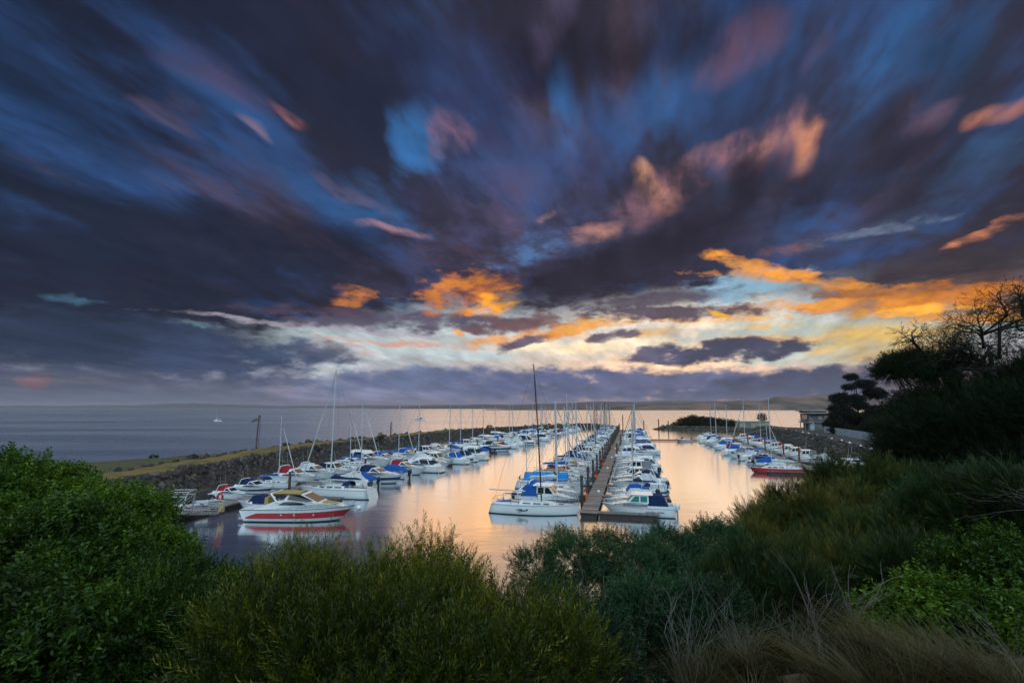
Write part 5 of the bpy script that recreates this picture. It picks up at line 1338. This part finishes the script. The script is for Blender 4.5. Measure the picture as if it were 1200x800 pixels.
# right: wispy tamarisks ----------------------------------------------------------
G4 = 'wispy tamarisk bushes'
shrub('tamarisk_bush', 'wispy brown-tipped tamarisk in front of the red hulled sloop', 'bush', 'wisp', [lobe_at(902, 640, 13, .75), lobe_at(934, 612, 13.5, .8), lobe_at(885, 660, 12.4, .6), lobe_at(966, 655, 12.6, .9)], 200, seed=31, group=G4, upb=1.0, light=.5, clump=.15)
shrub('tamarisk_bush', 'wispy tamarisk hiding the shore below the road', 'bush', 'wisp', [lobe_at(996, 592, 17, 1.1), lobe_at(1046, 596, 16, 1.2), lobe_at(1000, 620, 15, .9)], 150, seed=32, group=G4, upb=1.0, light=.45, size=1.25, clump=.18)
shrub('tamarisk_bush', 'soft rounded tamarisk above the bare upright twigs', 'bush', 'wisp', [lobe_at(1015, 668, 11, .95), lobe_at(1070, 662, 11, 1.0), lobe_at(950, 690, 10.6, .85), lobe_at(1010, 705, 10, .85)], 190, seed=33, group=G4, upb=.9, light=.4, clump=.18)
shrub('tamarisk_bush', 'dark tamarisk under the black tree at the edge', 'bush', 'wisp', [lobe_at(1130, 640, 10.5, 1.1), lobe_at(1185, 630, 10, 1.15), lobe_at(1090, 705, 9, .8), lobe_at(1240, 650, 9.5, 1.2)], 180, seed=34, group=G4, light=.15)
shrub('tamarisk_bush', 'dark wispy bush behind the grey dead twigs', 'bush', 'wisp', [lobe_at(885, 715, 9.2, .8), lobe_at(935, 735, 8.6, .75), lobe_at(850, 745, 8.4, .6)], 190, seed=35, group=G4, light=.12)
G5 = 'leafy green shrubs beside the dry grass'
shrub('tea_tree', 'dark mixed green shrub standing out below the black tree', 'tree', 'tea', [lobe_at(1110, 605, 13, .9), lobe_at(1165, 598, 13, 1.0), lobe_at(1140, 640, 12, .9), lobe_at(1215, 620, 12, .9), lobe_at(1060, 632, 12.5, .6)], 150, seed=43, group=G3, light=.3, clump=.25, size=1.5)
shrub('leafy_shrub', 'leafy green shrub just above the blurred dry grass', 'shrub', 'broad', [lobe_at(1085, 728, 6.6, .48), lobe_at(1040, 735, 6.6, .36), lobe_at(1120, 742, 6.4, .4)], 150, seed=41, group=G5, light=.45, size=.8)
shrub('leafy_shrub', 'leafy green shrub at the edge below the bleached twigs', 'shrub', 'broad', [lobe_at(1165, 690, 7, .62), lobe_at(1210, 700, 6.8, .6), lobe_at(1180, 742, 6, .45)], 140, seed=42, group=G5, light=.3, size=.8)

# dead twigs --------------------------------------------------------------------
def dead_shrub(label, px, py, Y, seed, L=.5, dirs=12, depth=3, mat='deadwood', r=.012, lean=(0, 0, 1), spread=.5):
    p = atY(px, py, Y); rnd = random.Random(seed); root = empty('dead_shrub', p); tag(root, label, 'dead shrub', 'dead shrubs among the bushes')
    tw = Twigs(); gz = float(land_z(p.x, p.y)[0]) - p.z
    tw.m.tube([(0, 0, min(-.1, gz)), (0.03, 0, min(-.05, gz) * .5), (0, 0, 0)], r * 1.8, 5)
    for k in range(dirs):
        d = Vector((rnd.uniform(-1, 1), rnd.uniform(-.6, .4), rnd.uniform(.2, 1))) + Vector(lean); tw.grow((0, 0, 0), d, L * rnd.uniform(.7, 1.3), r, depth, spread, .75, rnd, .05, (1, 2), .22, 4)
    tw.m.build('branches', M[mat], root); return root
dead_shrub('tangle of grey dead twigs below the cabin boats', 870, 785, 5.6, 51, .30, 18, 3, r=.0055)
dead_shrub('tangle of grey dead twigs beside the dark wispy bush', 935, 780, 5.2, 52, .26, 18, 3, r=.005)
dead_shrub('fine grey twigs low at the bottom edge', 800, 800, 5.2, 53, .36, 12, 3, r=.006)
dead_shrub('bare brown upright twigs in front of the soft tamarisk', 1000, 730, 6.4, 54, .34, 5, 2, r=.013, mat='bark', lean=(0, 0, 1.6), spread=.45)
dead_shrub('slender bare brown stems beside the upright twigs', 955, 735, 6.2, 55, .34, 4, 2, r=.010, mat='bark', lean=(-.1, 0, 2.2), spread=.3)
dead_shrub('bleached bare branches reaching in from the dark tree', 1240, 600, 9, 56, .5, 12, 3, r=.009, lean=(-1.9, 0, .1), spread=.4)
dead_shrub('bleached twigs low by the leafy edge shrub', 1190, 775, 5.5, 57, .28, 8, 3, r=.005, lean=(-.8, 0, .4))
dead_shrub('pale dead stem curving up through the tea tree', 690, 800, 6.4, 58, .55, 4, 2, r=.010, lean=(-.5, 0, 1.2), spread=.35)

dead_shrub('thin bare twigs poking out of the left green shrub', 130, 690, 8.2, 59, .34, 5, 2, r=.007, mat='bark', lean=(.2, -.3, 1.4), spread=.45) if 0 else None
# dry grass -----------------------------------------------------------------------
def grass_tuft(label, px, py, Y, n, rad, hgt, seed, lean=(0, 0), light=.5, group='dry grass tufts'):
    p = atY(px, py, Y); rs = np.random.default_rng(seed); gz = float(land_z(p.x, p.y)[0]); hgt = hgt + max(0, p.z - gz); p.z = gz - .02
    root = empty('grass_tuft', p); tag(root, label, 'grass tuft', group)
    nc = max(6, n // 110); cc = rs.normal(0, 1, (nc, 2)) * [rad * .6, rad * .45]; cl = rs.normal(0, .28, (nc, 2)); ch = rs.uniform(.55, 1.25, nc); w_ = rs.integers(0, nc, n)      # blades stand in bunches, each bent its own way
    b = np.stack([cc[w_, 0] + rs.normal(0, .045, n), cc[w_, 1] + rs.normal(0, .045, n), 0 * np.zeros(n)], -1); hgt = hgt * ch[w_]; a = rs.uniform(0, 6.28, n); sp = rs.uniform(.05, .75, n)
    d = np.stack([np.cos(a) * sp + lean[0] + cl[w_, 0], np.sin(a) * sp + lean[1] + cl[w_, 1], np.ones(n)], -1); L = hgt * rs.uniform(.5, 1.15, n); w = rs.uniform(.0025, .0055, n)
    sd = np.stack([-np.sin(a), np.cos(a), 0 * a], -1) * w[:, None]; V = []
    for k in range(5):
        f = k / 4; c = b + d * (L * f)[:, None] + np.stack([np.cos(a) * L * f * f * .35 + lean[0] * L * f * f * .4, np.sin(a) * L * f * f * .35, -L * f * f * .22], -1)
        V += [c - sd * (1 - f * .85), c + sd * (1 - f * .85)]
    V = np.stack(V, 1); F = np.array([[2 * k, 2 * k + 1, 2 * k + 3, 2 * k + 2] for k in range(4)])
    FF = (F[None] + (np.arange(n) * 10)[:, None, None]).reshape(-1, 4)
    np_mesh('blades', V.reshape(-1, 3), FF, LM['dry'], parent=root, attr=np.clip(np.repeat(light + rs.normal(0, .2, n), 4), 0, 1))
    return root
k_ = 0
for lab, px, py, Y, n, rad, h, ln, li in [
    ('wind-blown dry grass, broadest tuft in the lower corner by the trees', 1110, 830, 4.3, 2300, .6, .50, (-.35, 0), .34), ('golden dry grass at the far lower corner', 1185, 830, 4.0, 1700, .45, .5, (-.4, 0), .45),
    ('dry grass fanning out below the bare twigs', 1020, 830, 4.6, 1500, .5, .42, (-.3, 0), .28), ('thin dry grass around the grey dead twigs', 930, 835, 4.7, 900, .5, .36, (-.2, 0), .22),
    ('sparse dark grass below the tea tree', 840, 840, 4.8, 1000, .5, .42, (0, 0), .2), ('pale dry grass blades along the bottom edge of the dark bushes', 365, 820, 4.5, 700, .32, .40, (.15, 0), .3),
    ('few dry grass blades beside the dark lower corner', 265, 835, 4.6, 420, .3, .36, (.1, 0), .2), ('low dark grass under the central feathery bush', 500, 850, 4.7, 500, .5, .36, (0, 0), .12), ('low dark grass left of the tea tree foot', 640, 850, 4.8, 500, .5, .4, (0, 0), .12)]:
    grass_tuft(lab, px, py, Y, n, rad, h, 70 + k_, ln, li); k_ += 1

# the black tree at the edge, with bare limbs above ----------------------------------
def big_tree():
    g = Vector((20.5, 19.5, float(land_z(20.5, 19.5)[0]))); root = empty('casuarina_tree', g); tag(root, 'huge black tree with bare twisting limbs against the orange sky', 'tree')
    lobes = [lobe_at(*a) for a in ((1090, 520, 20, 1.5, .8), (1130, 495, 20, 1.7, .8), (1180, 488, 20.5, 2.0, .8), (1235, 478, 20, 2.2, .8), (1068, 545, 19, 1.1, .9), (1120, 545, 18.5, 2.0), (1185, 540, 18, 2.3), (1240, 540, 17, 2.4), (1150, 600, 17, 1.8), (1215, 610, 16, 2.0), (1090, 590, 18, 1.5), (1240, 430, 20, 1.0, .7))]
    rs = np.random.default_rng(61); PP, DD, SS, VV = [], [], [], []
    for c, r, fl in lobes:
        n = int(120 * 4 * pi * r * r * .8); u = rs.normal(size=(n, 3)); u /= np.linalg.norm(u, axis=1, keepdims=True); t = rs.uniform(.3, 1.05, n) * (1 + .2 * vnoise(u + np.array(c)[None], 3, 4))
        p = np.array(c)[None] + u * r * t[:, None] * np.array([1, 1, fl]); PP.append(p); DD.append(u * .6 + np.array([-.1, 0, .25]) + rs.normal(0, .4, (n, 3))); SS.append(rs.uniform(.9, 1.7, n)); VV.append(.3 + .2 * vnoise(p, 1.0, 8))
    P_ = np.concatenate(PP) - np.array(g)
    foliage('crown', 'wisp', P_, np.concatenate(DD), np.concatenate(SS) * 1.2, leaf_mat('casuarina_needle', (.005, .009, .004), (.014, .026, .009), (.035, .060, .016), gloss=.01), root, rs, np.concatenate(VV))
    tw = Twigs(); rnd = random.Random(5); base = Vector((0, 0, -.2)); fork = Vector((0.2, .2, 3.0))
    tw.m.tube([base, Vector((.1, 0, 1.4)), fork], .42, 9, r2=.3)
    tw.m.build('trunk', M['darkbark'], root)
    tw = Twigs()
    for c, r, fl in lobes: tw.limb(fork, c - g, .16, .05, .4, 5, rnd, 6)
    A = atY(1165, 440, 20) - g; Bp = atY(1215, 400, 20) - g
    tw.limb(fork, A, .2, .11, .25, 5, rnd, 7)
    for px, py, L, dpt in ((1150, 385, 1.0, 4), (1120, 410, .9, 4), (1180, 370, .95, 4), (1095, 420, .8, 4), (1205, 380, .9, 4), (1070, 400, .5, 3), (1140, 425, .8, 4), (1195, 350, .5, 3)):
        q = atY(px, py, 20 + rnd.uniform(-1, 1)) - g; s_ = A if px < 1190 else Bp; pts = tw.limb(s_, q, .085, .045, .75, 6, rnd, 6)
        for pp in pts[2:]:
            for _ in range(2): tw.grow(pp, Vector((rnd.uniform(-1, .6), rnd.uniform(-.4, .4), rnd.uniform(-.1, 1))), L * .55, .03, 3, .8, .72, rnd, -.05, (2, 3), .35, 4)
        tw.grow(q, (q - s_), L * .6, .04, dpt - 1, .75, .72, rnd, -.12, (2, 3), .35, 4)
    tw.limb(fork, Bp, .18, .1, .25, 5, rnd, 6)
    tw.m.build('limbs', M['darkbark'], root)
    tips = tw.tips; n = len(tips); rs2 = np.random.default_rng(9); rep = 2
    P2 = np.array([t_[0][:] for t_ in tips for _ in range(rep)]) + rs2.normal(0, .06, (n * rep, 3)); D2 = np.array([t_[1][:] for t_ in tips for _ in range(rep)]) + rs2.normal(0, .5, (n * rep, 3)) + np.array([0, 0, -.5])
    foliage('twig_needles', 'wisp', P2, D2, rs2.uniform(.6, 1.1, len(P2)), bpy.data.materials['casuarina_needle'], root, rs2)
big_tree()
def umbrella_tree():
    g0 = (19.8, 25.5); g = Vector((g0[0], g0[1], float(land_z(*g0)[0]))); root = empty('umbrella_tree', g); tag(root, 'small flat-topped dark tree leaning out beside the black tree', 'tree')
    lobes = [lobe_at(*a) for a in ((1043, 436, 25, .62, .45), (1060, 428, 25, .8, .5), (1082, 430, 25, .75, .5), (1100, 440, 25, .7, .5), (1052, 424, 25.4, .5, .5), (1078, 420, 25, .5, .5))]
    rs = np.random.default_rng(3); PP, DD = [], []
    for c, r, fl in lobes:
        n = int(1500 * r * r); u = rs.normal(size=(n, 3)); u /= np.linalg.norm(u, axis=1, keepdims=True); PP.append(np.array(c)[None] + u * r * rs.uniform(.4, 1.1, (n, 1)) * np.array([1, 1, fl])); DD.append(u + np.array([0, 0, .4]))
    P_ = np.concatenate(PP) - np.array(g); foliage('crown', 'tea', P_, np.concatenate(DD), rs.uniform(1.6, 2.6, len(P_)), bpy.data.materials['casuarina_needle'], root, rs)
    tw = Twigs(); rnd = random.Random(2); fk = atY(1100, 500, 25) - g; tw.m.tube([(0, 0, -.2), fk * .5 + Vector((.2, 0, 0)), fk], .16, 7, r2=.1); tw.m.build('trunk', M['darkbark'], root)
    tw = Twigs()
    for c, r, fl in lobes: tw.limb(fk, c - g, .06, .02, .4, 5, rnd, 5)
    for _ in range(8): tw.grow(fk, Vector((rnd.uniform(-1, .3), 0, rnd.uniform(.3, 1))), .8, .03, 3, .6, .75, rnd, .1, (1, 2), .2, 4)
    tw.m.build('limbs', M['darkbark'], root)
umbrella_tree()

# cypress and scrub behind the road ------------------------------------------------------
def far_tree(name, label, cat, lobes, seed, kind='dark', size=1.0, dens=3.0, group=None, upb=.2, light=.4, mat=None, trunk_r=.35):
    rs = np.random.default_rng(seed); rnd = random.Random(seed); C = [l[0] for l in lobes]; mean = sum(C, Vector()) / len(C)
    g = Vector((mean.x, mean.y, float(land_z(mean.x, mean.y)[0]))); root = empty(name, g); tag(root, label, cat, group); PP, DD, VV = [], [], []
    for c, r, fl in lobes:
        n = int(dens * 4 * pi * r * r); u = rs.normal(size=(n, 3)); u /= np.linalg.norm(u, axis=1, keepdims=True); t = rs.uniform(.45, 1.05, n) * (1 + .2 * vnoise(u + np.array(c)[None], 3, seed))
        p = np.array(c)[None] + u * r * t[:, None] * np.array([1, 1, fl]); PP.append(p); DD.append(u + np.array([0, 0, upb]) + rs.normal(0, .3, (n, 3))); VV.append(light + .2 * vnoise(p, .5, seed) )
    P_ = np.concatenate(PP) - np.array(g); foliage('crown', kind, P_, np.concatenate(DD), rs.uniform(.7, 1.3, len(P_)) * size, mat or LM[kind], root, rs, np.concatenate(VV))
    tw = Twigs(); top = max(c.z for c in C) - g.z; tw.m.tube([(0, 0, -.3), (.1, 0, top * .5), (0, 0, top)], trunk_r, 7, r2=trunk_r * .3); 
    for c, r, fl in lobes: tw.limb(Vector((0, 0, max(.1, (c.z - g.z) * .6))), c - g, trunk_r * .4, trunk_r * .12, .2, 4, rnd)
    tw.m.build('trunk', M['darkbark'], root); return root
lb_ = []
rc = random.Random(4)
for j, (y, hw_) in enumerate(((446, 14), (456, 24), (466, 30), (476, 31), (487, 30), (498, 28), (508, 26))):
    nl = 2 + j // 2
    for i in range(nl): lb_.append(lobe_at(1007 + hw_ * (2 * (i + .5) / nl - 1) * 1.0 + rc.uniform(-5, 5), y + rc.uniform(-5, 5), 172 + rc.uniform(-3.5, 3.5), rc.uniform(1.5, 3.2), rc.uniform(.25, .5)))
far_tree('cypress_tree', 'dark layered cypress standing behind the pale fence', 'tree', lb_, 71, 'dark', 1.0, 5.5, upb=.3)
for k, (px, py, Y, r, fl) in enumerate([(962, 495, 212, 3.4, .7), (978, 495, 196, 3.2, .7), (1052, 484, 150, 5.0, 1.2), (1040, 496, 142, 2.9, .7), (1078, 476, 126, 5.4, 1.3), (1022, 498, 158, 2.6, .6), (998, 497, 176, 2.8, .6), (1090, 510, 104, 4.2, 1), (1125, 500, 95, 5.2, 1.2)]):
    l = lobe_at(px, py, Y, r, fl)
    far_tree('coastal_shrub', ['dark green shrub beside the clubhouse wall', 'rounded dark shrub above the start of the fence', 'tall dark shrub hugging the cypress', 'low olive shrub below the cypress, above the fence', 'high dark thicket between the cypress and black tree', 'small shrub at the cypress foot', 'olive shrub above the middle of the fence', 'dark bush at the visible end of the fence', 'dark bush under the flat-topped tree'][k], 'shrub',
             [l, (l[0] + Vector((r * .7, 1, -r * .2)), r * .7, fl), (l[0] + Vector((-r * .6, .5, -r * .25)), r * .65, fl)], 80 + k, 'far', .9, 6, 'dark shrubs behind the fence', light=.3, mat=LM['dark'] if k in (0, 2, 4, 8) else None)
isl = [(791, 499, 288, 2.2), (800, 495, 286, 3.2), (811, 493, 284, 3.9), (823, 494, 286, 3.7), (834, 495, 283, 3.6), (845, 496, 282, 3.3), (855, 497, 280, 3.1), (864, 498, 276, 2.6)]
for k, (px, py, Y, r) in enumerate(isl):
    l = lobe_at(px, py, Y, r, .8)
    far_tree('island_bush', 'dark bush on the low point, %s from its water end' % ordn(k), 'bush', [l, (l[0] + Vector((r * .8, 3, -.6)), r * .75, .8), (l[0] + Vector((-r * .5, -4, -1.2)), r * .6, .7)], 120 + k, 'far', 1.0, 4.5, 'bushes on the low point', light=.3)
far_tree('round_tree', 'small round tree beside the flat shed', 'tree', [lobe_at(893, 489, 258, 2.0, 1.0)], 140, 'dark', .7, 8, trunk_r=.15)
far_tree('saltbush', 'bright yellow-green bush on the breakwater top', 'bush', [lobe_at(446, 511, 150, 1.0, .9)], 141, 'far', .45, 14, 'bushes on the breakwater', light=.95, trunk_r=.05)
far_tree('saltbush', 'low green bush spilling over the breakwater rocks', 'bush', [lobe_at(238, 541, 96, 1.0, .5), lobe_at(232, 543, 94, .7, .5)], 142, 'far', .4, 16, 'bushes on the breakwater', light=.8, trunk_r=.05)
for k, (px, py, Y) in enumerate(((180, 536, 108), (335, 521, 125), (362, 518, 133), (520, 507, 205), (574, 500, 252))):
    far_tree('saltbush', ['low dark bush where the breakwater leaves the shore', 'low bush on the breakwater beyond the leaning beacon', 'small green bush on the breakwater above the motor yacht', 'small dark bush on the breakwater crest beyond the flybridge boat', 'rounded dark bush far along the breakwater crest'][k], 'bush', [lobe_at(px, py, Y, .8 + .3 * (k == 4) * 2, .6)], 150 + k, 'far', .5, 10, 'bushes on the breakwater', light=.4, trunk_r=.05)
# ------------------------------------------------------------------ clubhouse, shed, fence, bridge, beacons
M['wallgrey'] = pbr('grey_render', (.20, .20, .21), .85, var=.4, vscale=.6)
M['roofsteel'] = pbr('roof_sheet', (.24, .26, .28), .5, var=.3, vscale=.5)
M['cream'] = pbr('cream_sheet', (.34, .33, .24), .7, var=.3, vscale=.8)
M['shutter'] = pbr('pale_blind', (.42, .36, .34), .7)
M['galvfence'] = pbr('pale_fence_sheet', (.46, .50, .54), .6, var=.5, vscale=.9)
M['timber'] = pbr('grey_timber', (.12, .095, .075), .9, var=.6, vscale=1.5)
cx, cy = 117.5, 206.0
club = empty('clubhouse', (cx, cy, 2.6), R(-14)); tag(club, 'two storey grey clubhouse with flat jutting roofs above the road', 'clubhouse')
m = MB(); m.box((5, 5, 1.2), (8, 9, 4.4)); m.build('lower_wall', M['wallgrey'], club)
m = MB(); m.box((9, 5.5, 5.2), (17, 11, 3.6)); m.build('upper_wall', M['wallgrey'], club)
m = MB(); m.box((1.6, 1.2, 2.2), (1.6, 2.4, 6.2)); m.build('stair_tower', M['galvfence'], club)
m = MB(); m.box((9.6, 4.6, 7.35), (19, 13.5, .35), taper=1.0); m.build('roof', M['roofsteel'], club)
m = MB(); m.box((3.2, 3.5, 8.1), (9.5, 10, .3), tx=-.6); m.box((3.2, 3.8, 7.75), (7.5, 8.5, .45)); m.build('upper_roof', M['wallgrey'], club)
for k in range(5):
    f = MB(); x = 4.6 + 2.2 * k; f.box((x, -.06, 5.5), (1.7, .14, 1.9)); w_ = f.build('window', M['wallgrey'], club)
    g_ = MB(); g_.box((x, -.16, 5.5), (1.45, .06, 1.6)); g_.build('blind' if k in (0, 1, 3) else 'pane', M['shutter'] if k in (0, 1, 3) else B['glass'], w_)
f = MB(); f.box((.42, 5, 5.4), (.12, 7, 2.0)); f.build('side_glazing', B['glass'], club)
m = MB(); m.box((.2, 3.5, 3.5), (3.0, 8, .22)); bal = m.build('balcony', M['concrete'], club)
m = MB()
for y in np.linspace(-.3, 7.3, 7): m.tube([(-1.2, y, 3.6), (-1.2, y, 4.6)], .04, 5)
m.tube([(-1.2, -.3, 4.6), (-1.2, 7.3, 4.6)], .05, 5); m.build('railing', M['galv'], bal)
for x, y in ((-.8, .4), (-.8, 6.6)): m = MB(); m.tube([(x, y, -1.4), (x, y, 3.4)], .16, 8); m.build('column', M['concrete'], club)
m = MB(); m.tube([(-1.3, 1, 4.6), (-1.3, 1, 7.0)], .05, 6); m.build('vent_pipe', M['galv'], club)

zt = float(land_z(115.5, 251)[0])
sh_ = empty('storage_shed', (115.8, 250, zt), R(-3)); tag(sh_, 'long low cream shed beside the dark bushes on the point', 'shed')
m = MB(); m.box((0, 0, 1.4), (14, 6, 3.4)); m.build('wall', M['cream'], sh_)
m = MB(); m.box((0, 0, 3.25), (14.6, 6.6, .25)); m.build('roof', M['roofsteel'], sh_)
m = MB(); m.box((-3, -3.04, 1.3), (2.6, .1, 2.6)); m.build('roller_door', M['wallgrey'], sh_)

fen = empty('metal_fence', (86, 116, 3.3)); tag(fen, 'long pale sheet metal fence along the inner edge of the road', 'fence')
k = 0; pts = [(p[0] + n_[0] * 4.4, p[1] + n_[1] * 4.4) for p, n_ in zip(RD, N3) if 84 < p[1] < 186]
for a, b in zip(pts[:-1], pts[1:]):
    a = Vector((a[0] - 86, a[1] - 116, 0)); b = Vector((b[0] - 86, b[1] - 116, 0)); d = (b - a); az = atan2(d.y, d.x); L_ = d.length
    m = MB(); n_c = 8
    vs = []; 
    for i in range(n_c + 1):
        f = i / n_c; off = .035 * (1 if i % 2 else -1); q = a.lerp(b, .03 + .94 * f) + Vector((-sin(az), cos(az), 0)) * off
        vs += [(q.x, q.y, -.4), (q.x, q.y, 2.15)]
    m.add(vs + [(x + .03 * sin(az), y - .03 * cos(az), z) for x, y, z in vs], [(2 * i, 2 * i + 2, 2 * i + 3, 2 * i + 1) for i in range(n_c)] + [(2 * i + 1 + 2 * n_c + 2, 2 * i + 3 + 2 * n_c + 2, 2 * i + 2 + 2 * n_c + 2, 2 * i + 2 * n_c + 2) for i in range(n_c)])
    m.build('panel', M['galvfence'], fen)
    m = MB(); m.box((a.x, a.y, .95), (.10, .10, 2.7)); m.build('post', M['galv'], fen)

# gangway bridge down to the shore pier
A = Vector((86.5, 202.5, 1.1)); Bq = Vector((106, 214, 3.6)); br = empty('footbridge', A, atan2(Bq.y - A.y, Bq.x - A.x)); tag(br, 'steel truss footbridge from the shore down to the pier', 'footbridge')
L_ = (Bq - A).to_2d().length; dz_ = Bq.z - A.z; zf = lambda x: dz_ * x / L_
m = MB(); m.loft([[(x, -.8, zf(x)), (x, .8, zf(x)), (x, .8, zf(x) - .15), (x, -.8, zf(x) - .15)] for x in (0, L_ / 2, L_)], close=True, smooth=False); m.build('deck', M['timber'], br)
for y in (-.85, .85):
    m = MB(); m.tube([(0, y, 1.2), (L_, y, zf(L_) + 1.2)], .09, 5); m.tube([(0, y, -.1), (L_, y, zf(L_) - .1)], .09, 5)
    for i in range(10):
        x0, x1 = L_ * i / 10, L_ * (i + 1) / 10; m.tube([(x0, y, zf(x0)), (x0, y, zf(x0) + 1.2)], .06, 5); m.tube([(x0, y, zf(x0)), (x1, y, zf(x1) + 1.2)], .05, 5)
    m.build('truss_side', M['timber'], br)
for x in (0.5, L_ * .45):
    for y in (-1.1, 1.1): m = MB(); m.tube([(x, y, zf(x) - .2), (x + (.6 if y > 0 else -.6), y, -1.6 - 0)], .12, 6); m.build('leg', M['timber'], br)
m = MB(); m.box((84.4, 203.4, .35), (8, 3, .5), 0, Matrix.Rotation(R(-14), 3, 'Z')); tag(m.build('landing_dock', M['finger']), 'low grey landing dock under the foot of the truss bridge', 'dock')

def beacon(px, py, Y, hgt, label, lean, arm):
    p = atY(px, py, Y); root = empty('timber_beacon', p); tag(root, label, 'beacon'); m = MB(); m.tube([(0, 0, -1.6), (lean * .5, 0, hgt * .5), (lean, 0, hgt)], .19, 8, r2=.15); m.build('post', M['timber'], root)
    m = MB(); m.tube([(.42 + lean * .2, .1, -.8), (.28 + lean, .1, hgt * .97)], .05, 6); m.build('ladder_pole', M['timber'], root)
    if arm: m = MB(); m.box((lean - .75, 0, hgt - .95), (1.7, .35, .22), 0, Matrix.Rotation(R(-14), 3, 'Y')); m.box((lean - .8, 0, hgt - .62), (1.0, .3, .2), 0, Matrix.Rotation(R(-24), 3, 'Y')); m.box((lean + .12, 0, hgt + .1), (.35, .35, .5)); m.build('crossarm', M['timber'], root)
beacon(300, 524, 117, 6.8, 'tall weathered timber beacon post with a crossarm behind the breakwater', .25, True)
beacon(457.5, 511, 161, 4.4, 'short weathered timber post on the breakwater beside a green bush', .1, False)
# harbour entrance piles and posts on the far water
for k, (px, py, Y, h) in enumerate(((768, 505, 262, 6), (779, 506, 255, 5.2), (751, 503, 290, 4.6), (727, 500, 300, 7.5))):
    p = at(px, 0, 0) if 0 else Vector(((px - 600) / 600 * Y * 1.01, Y, 0)); pile(p, h, ['tall entrance pile by the water end of the point', 'entrance pile closest to the point bushes', 'entrance pile beyond the road side berths', 'tall pile at the tip of the breakwater'][k], cap='black', group='entrance piles', r=.26, name='entrance_pile')
# whitewashed stones along the road edge
rs_ = random.Random(8)
for k in range(16):
    i = int(14 + k * 4.6)
    if i >= len(RD): break
    p, n_ = RD[i], N3[i]; m = MB(); rad = rs_.uniform(.24, .34)
    m.loft([[(rad * kk * cos(q) * (1 + .15 * sin(3 * q + k)), rad * kk * sin(q), z * rad * 1.5) for q in np.linspace(0, 2 * pi, 9)[:-1]] for kk, z in ((.9, -.1), (1, .3), (.75, .75), (.1, .95))], close=True, smooth=False)
    o = m.build('edge_stone', B['white'], None, (p[0] - n_[0] * 3.85, p[1] - n_[1] * 3.85, 3.50)); tag(o, 'whitewashed stone on the road edge, %s from the harbour bushes' % ordn(k), 'edge stone', 'whitewashed stones along the road')
# ------------------------------------------------------------------ air
def haze(density):
    m = bpy.data.materials.new('haze'); m.use_nodes = True; t = m.node_tree; t.nodes.clear()
    v = t.nodes.new('ShaderNodeVolumePrincipled'); o = t.nodes.new('ShaderNodeOutputMaterial'); t.links.new(v.outputs[0], o.inputs['Volume'])
    v.inputs['Color'].default_value = (0.86, 0.86, 0.98, 1); v.inputs['Density'].default_value = density; v.inputs['Anisotropy'].default_value = 0.3
    b = MB(); b.box((0, 11000, 97), (54000, 27000, 206)); tag(b.build('haze', m), kind='stuff')
haze(0.00006)
cy = scene.cycles
cy.max_bounces = 6; cy.diffuse_bounces = 2; cy.glossy_bounces = 3; cy.transmission_bounces = 4; cy.transparent_max_bounces = 6; cy.volume_bounces = 0
cy.use_adaptive_sampling = True; cy.adaptive_threshold = 0.015; cy.sample_clamp_indirect = 6
cy.use_denoising = True; cy.caustics_reflective = False; cy.caustics_refractive = False
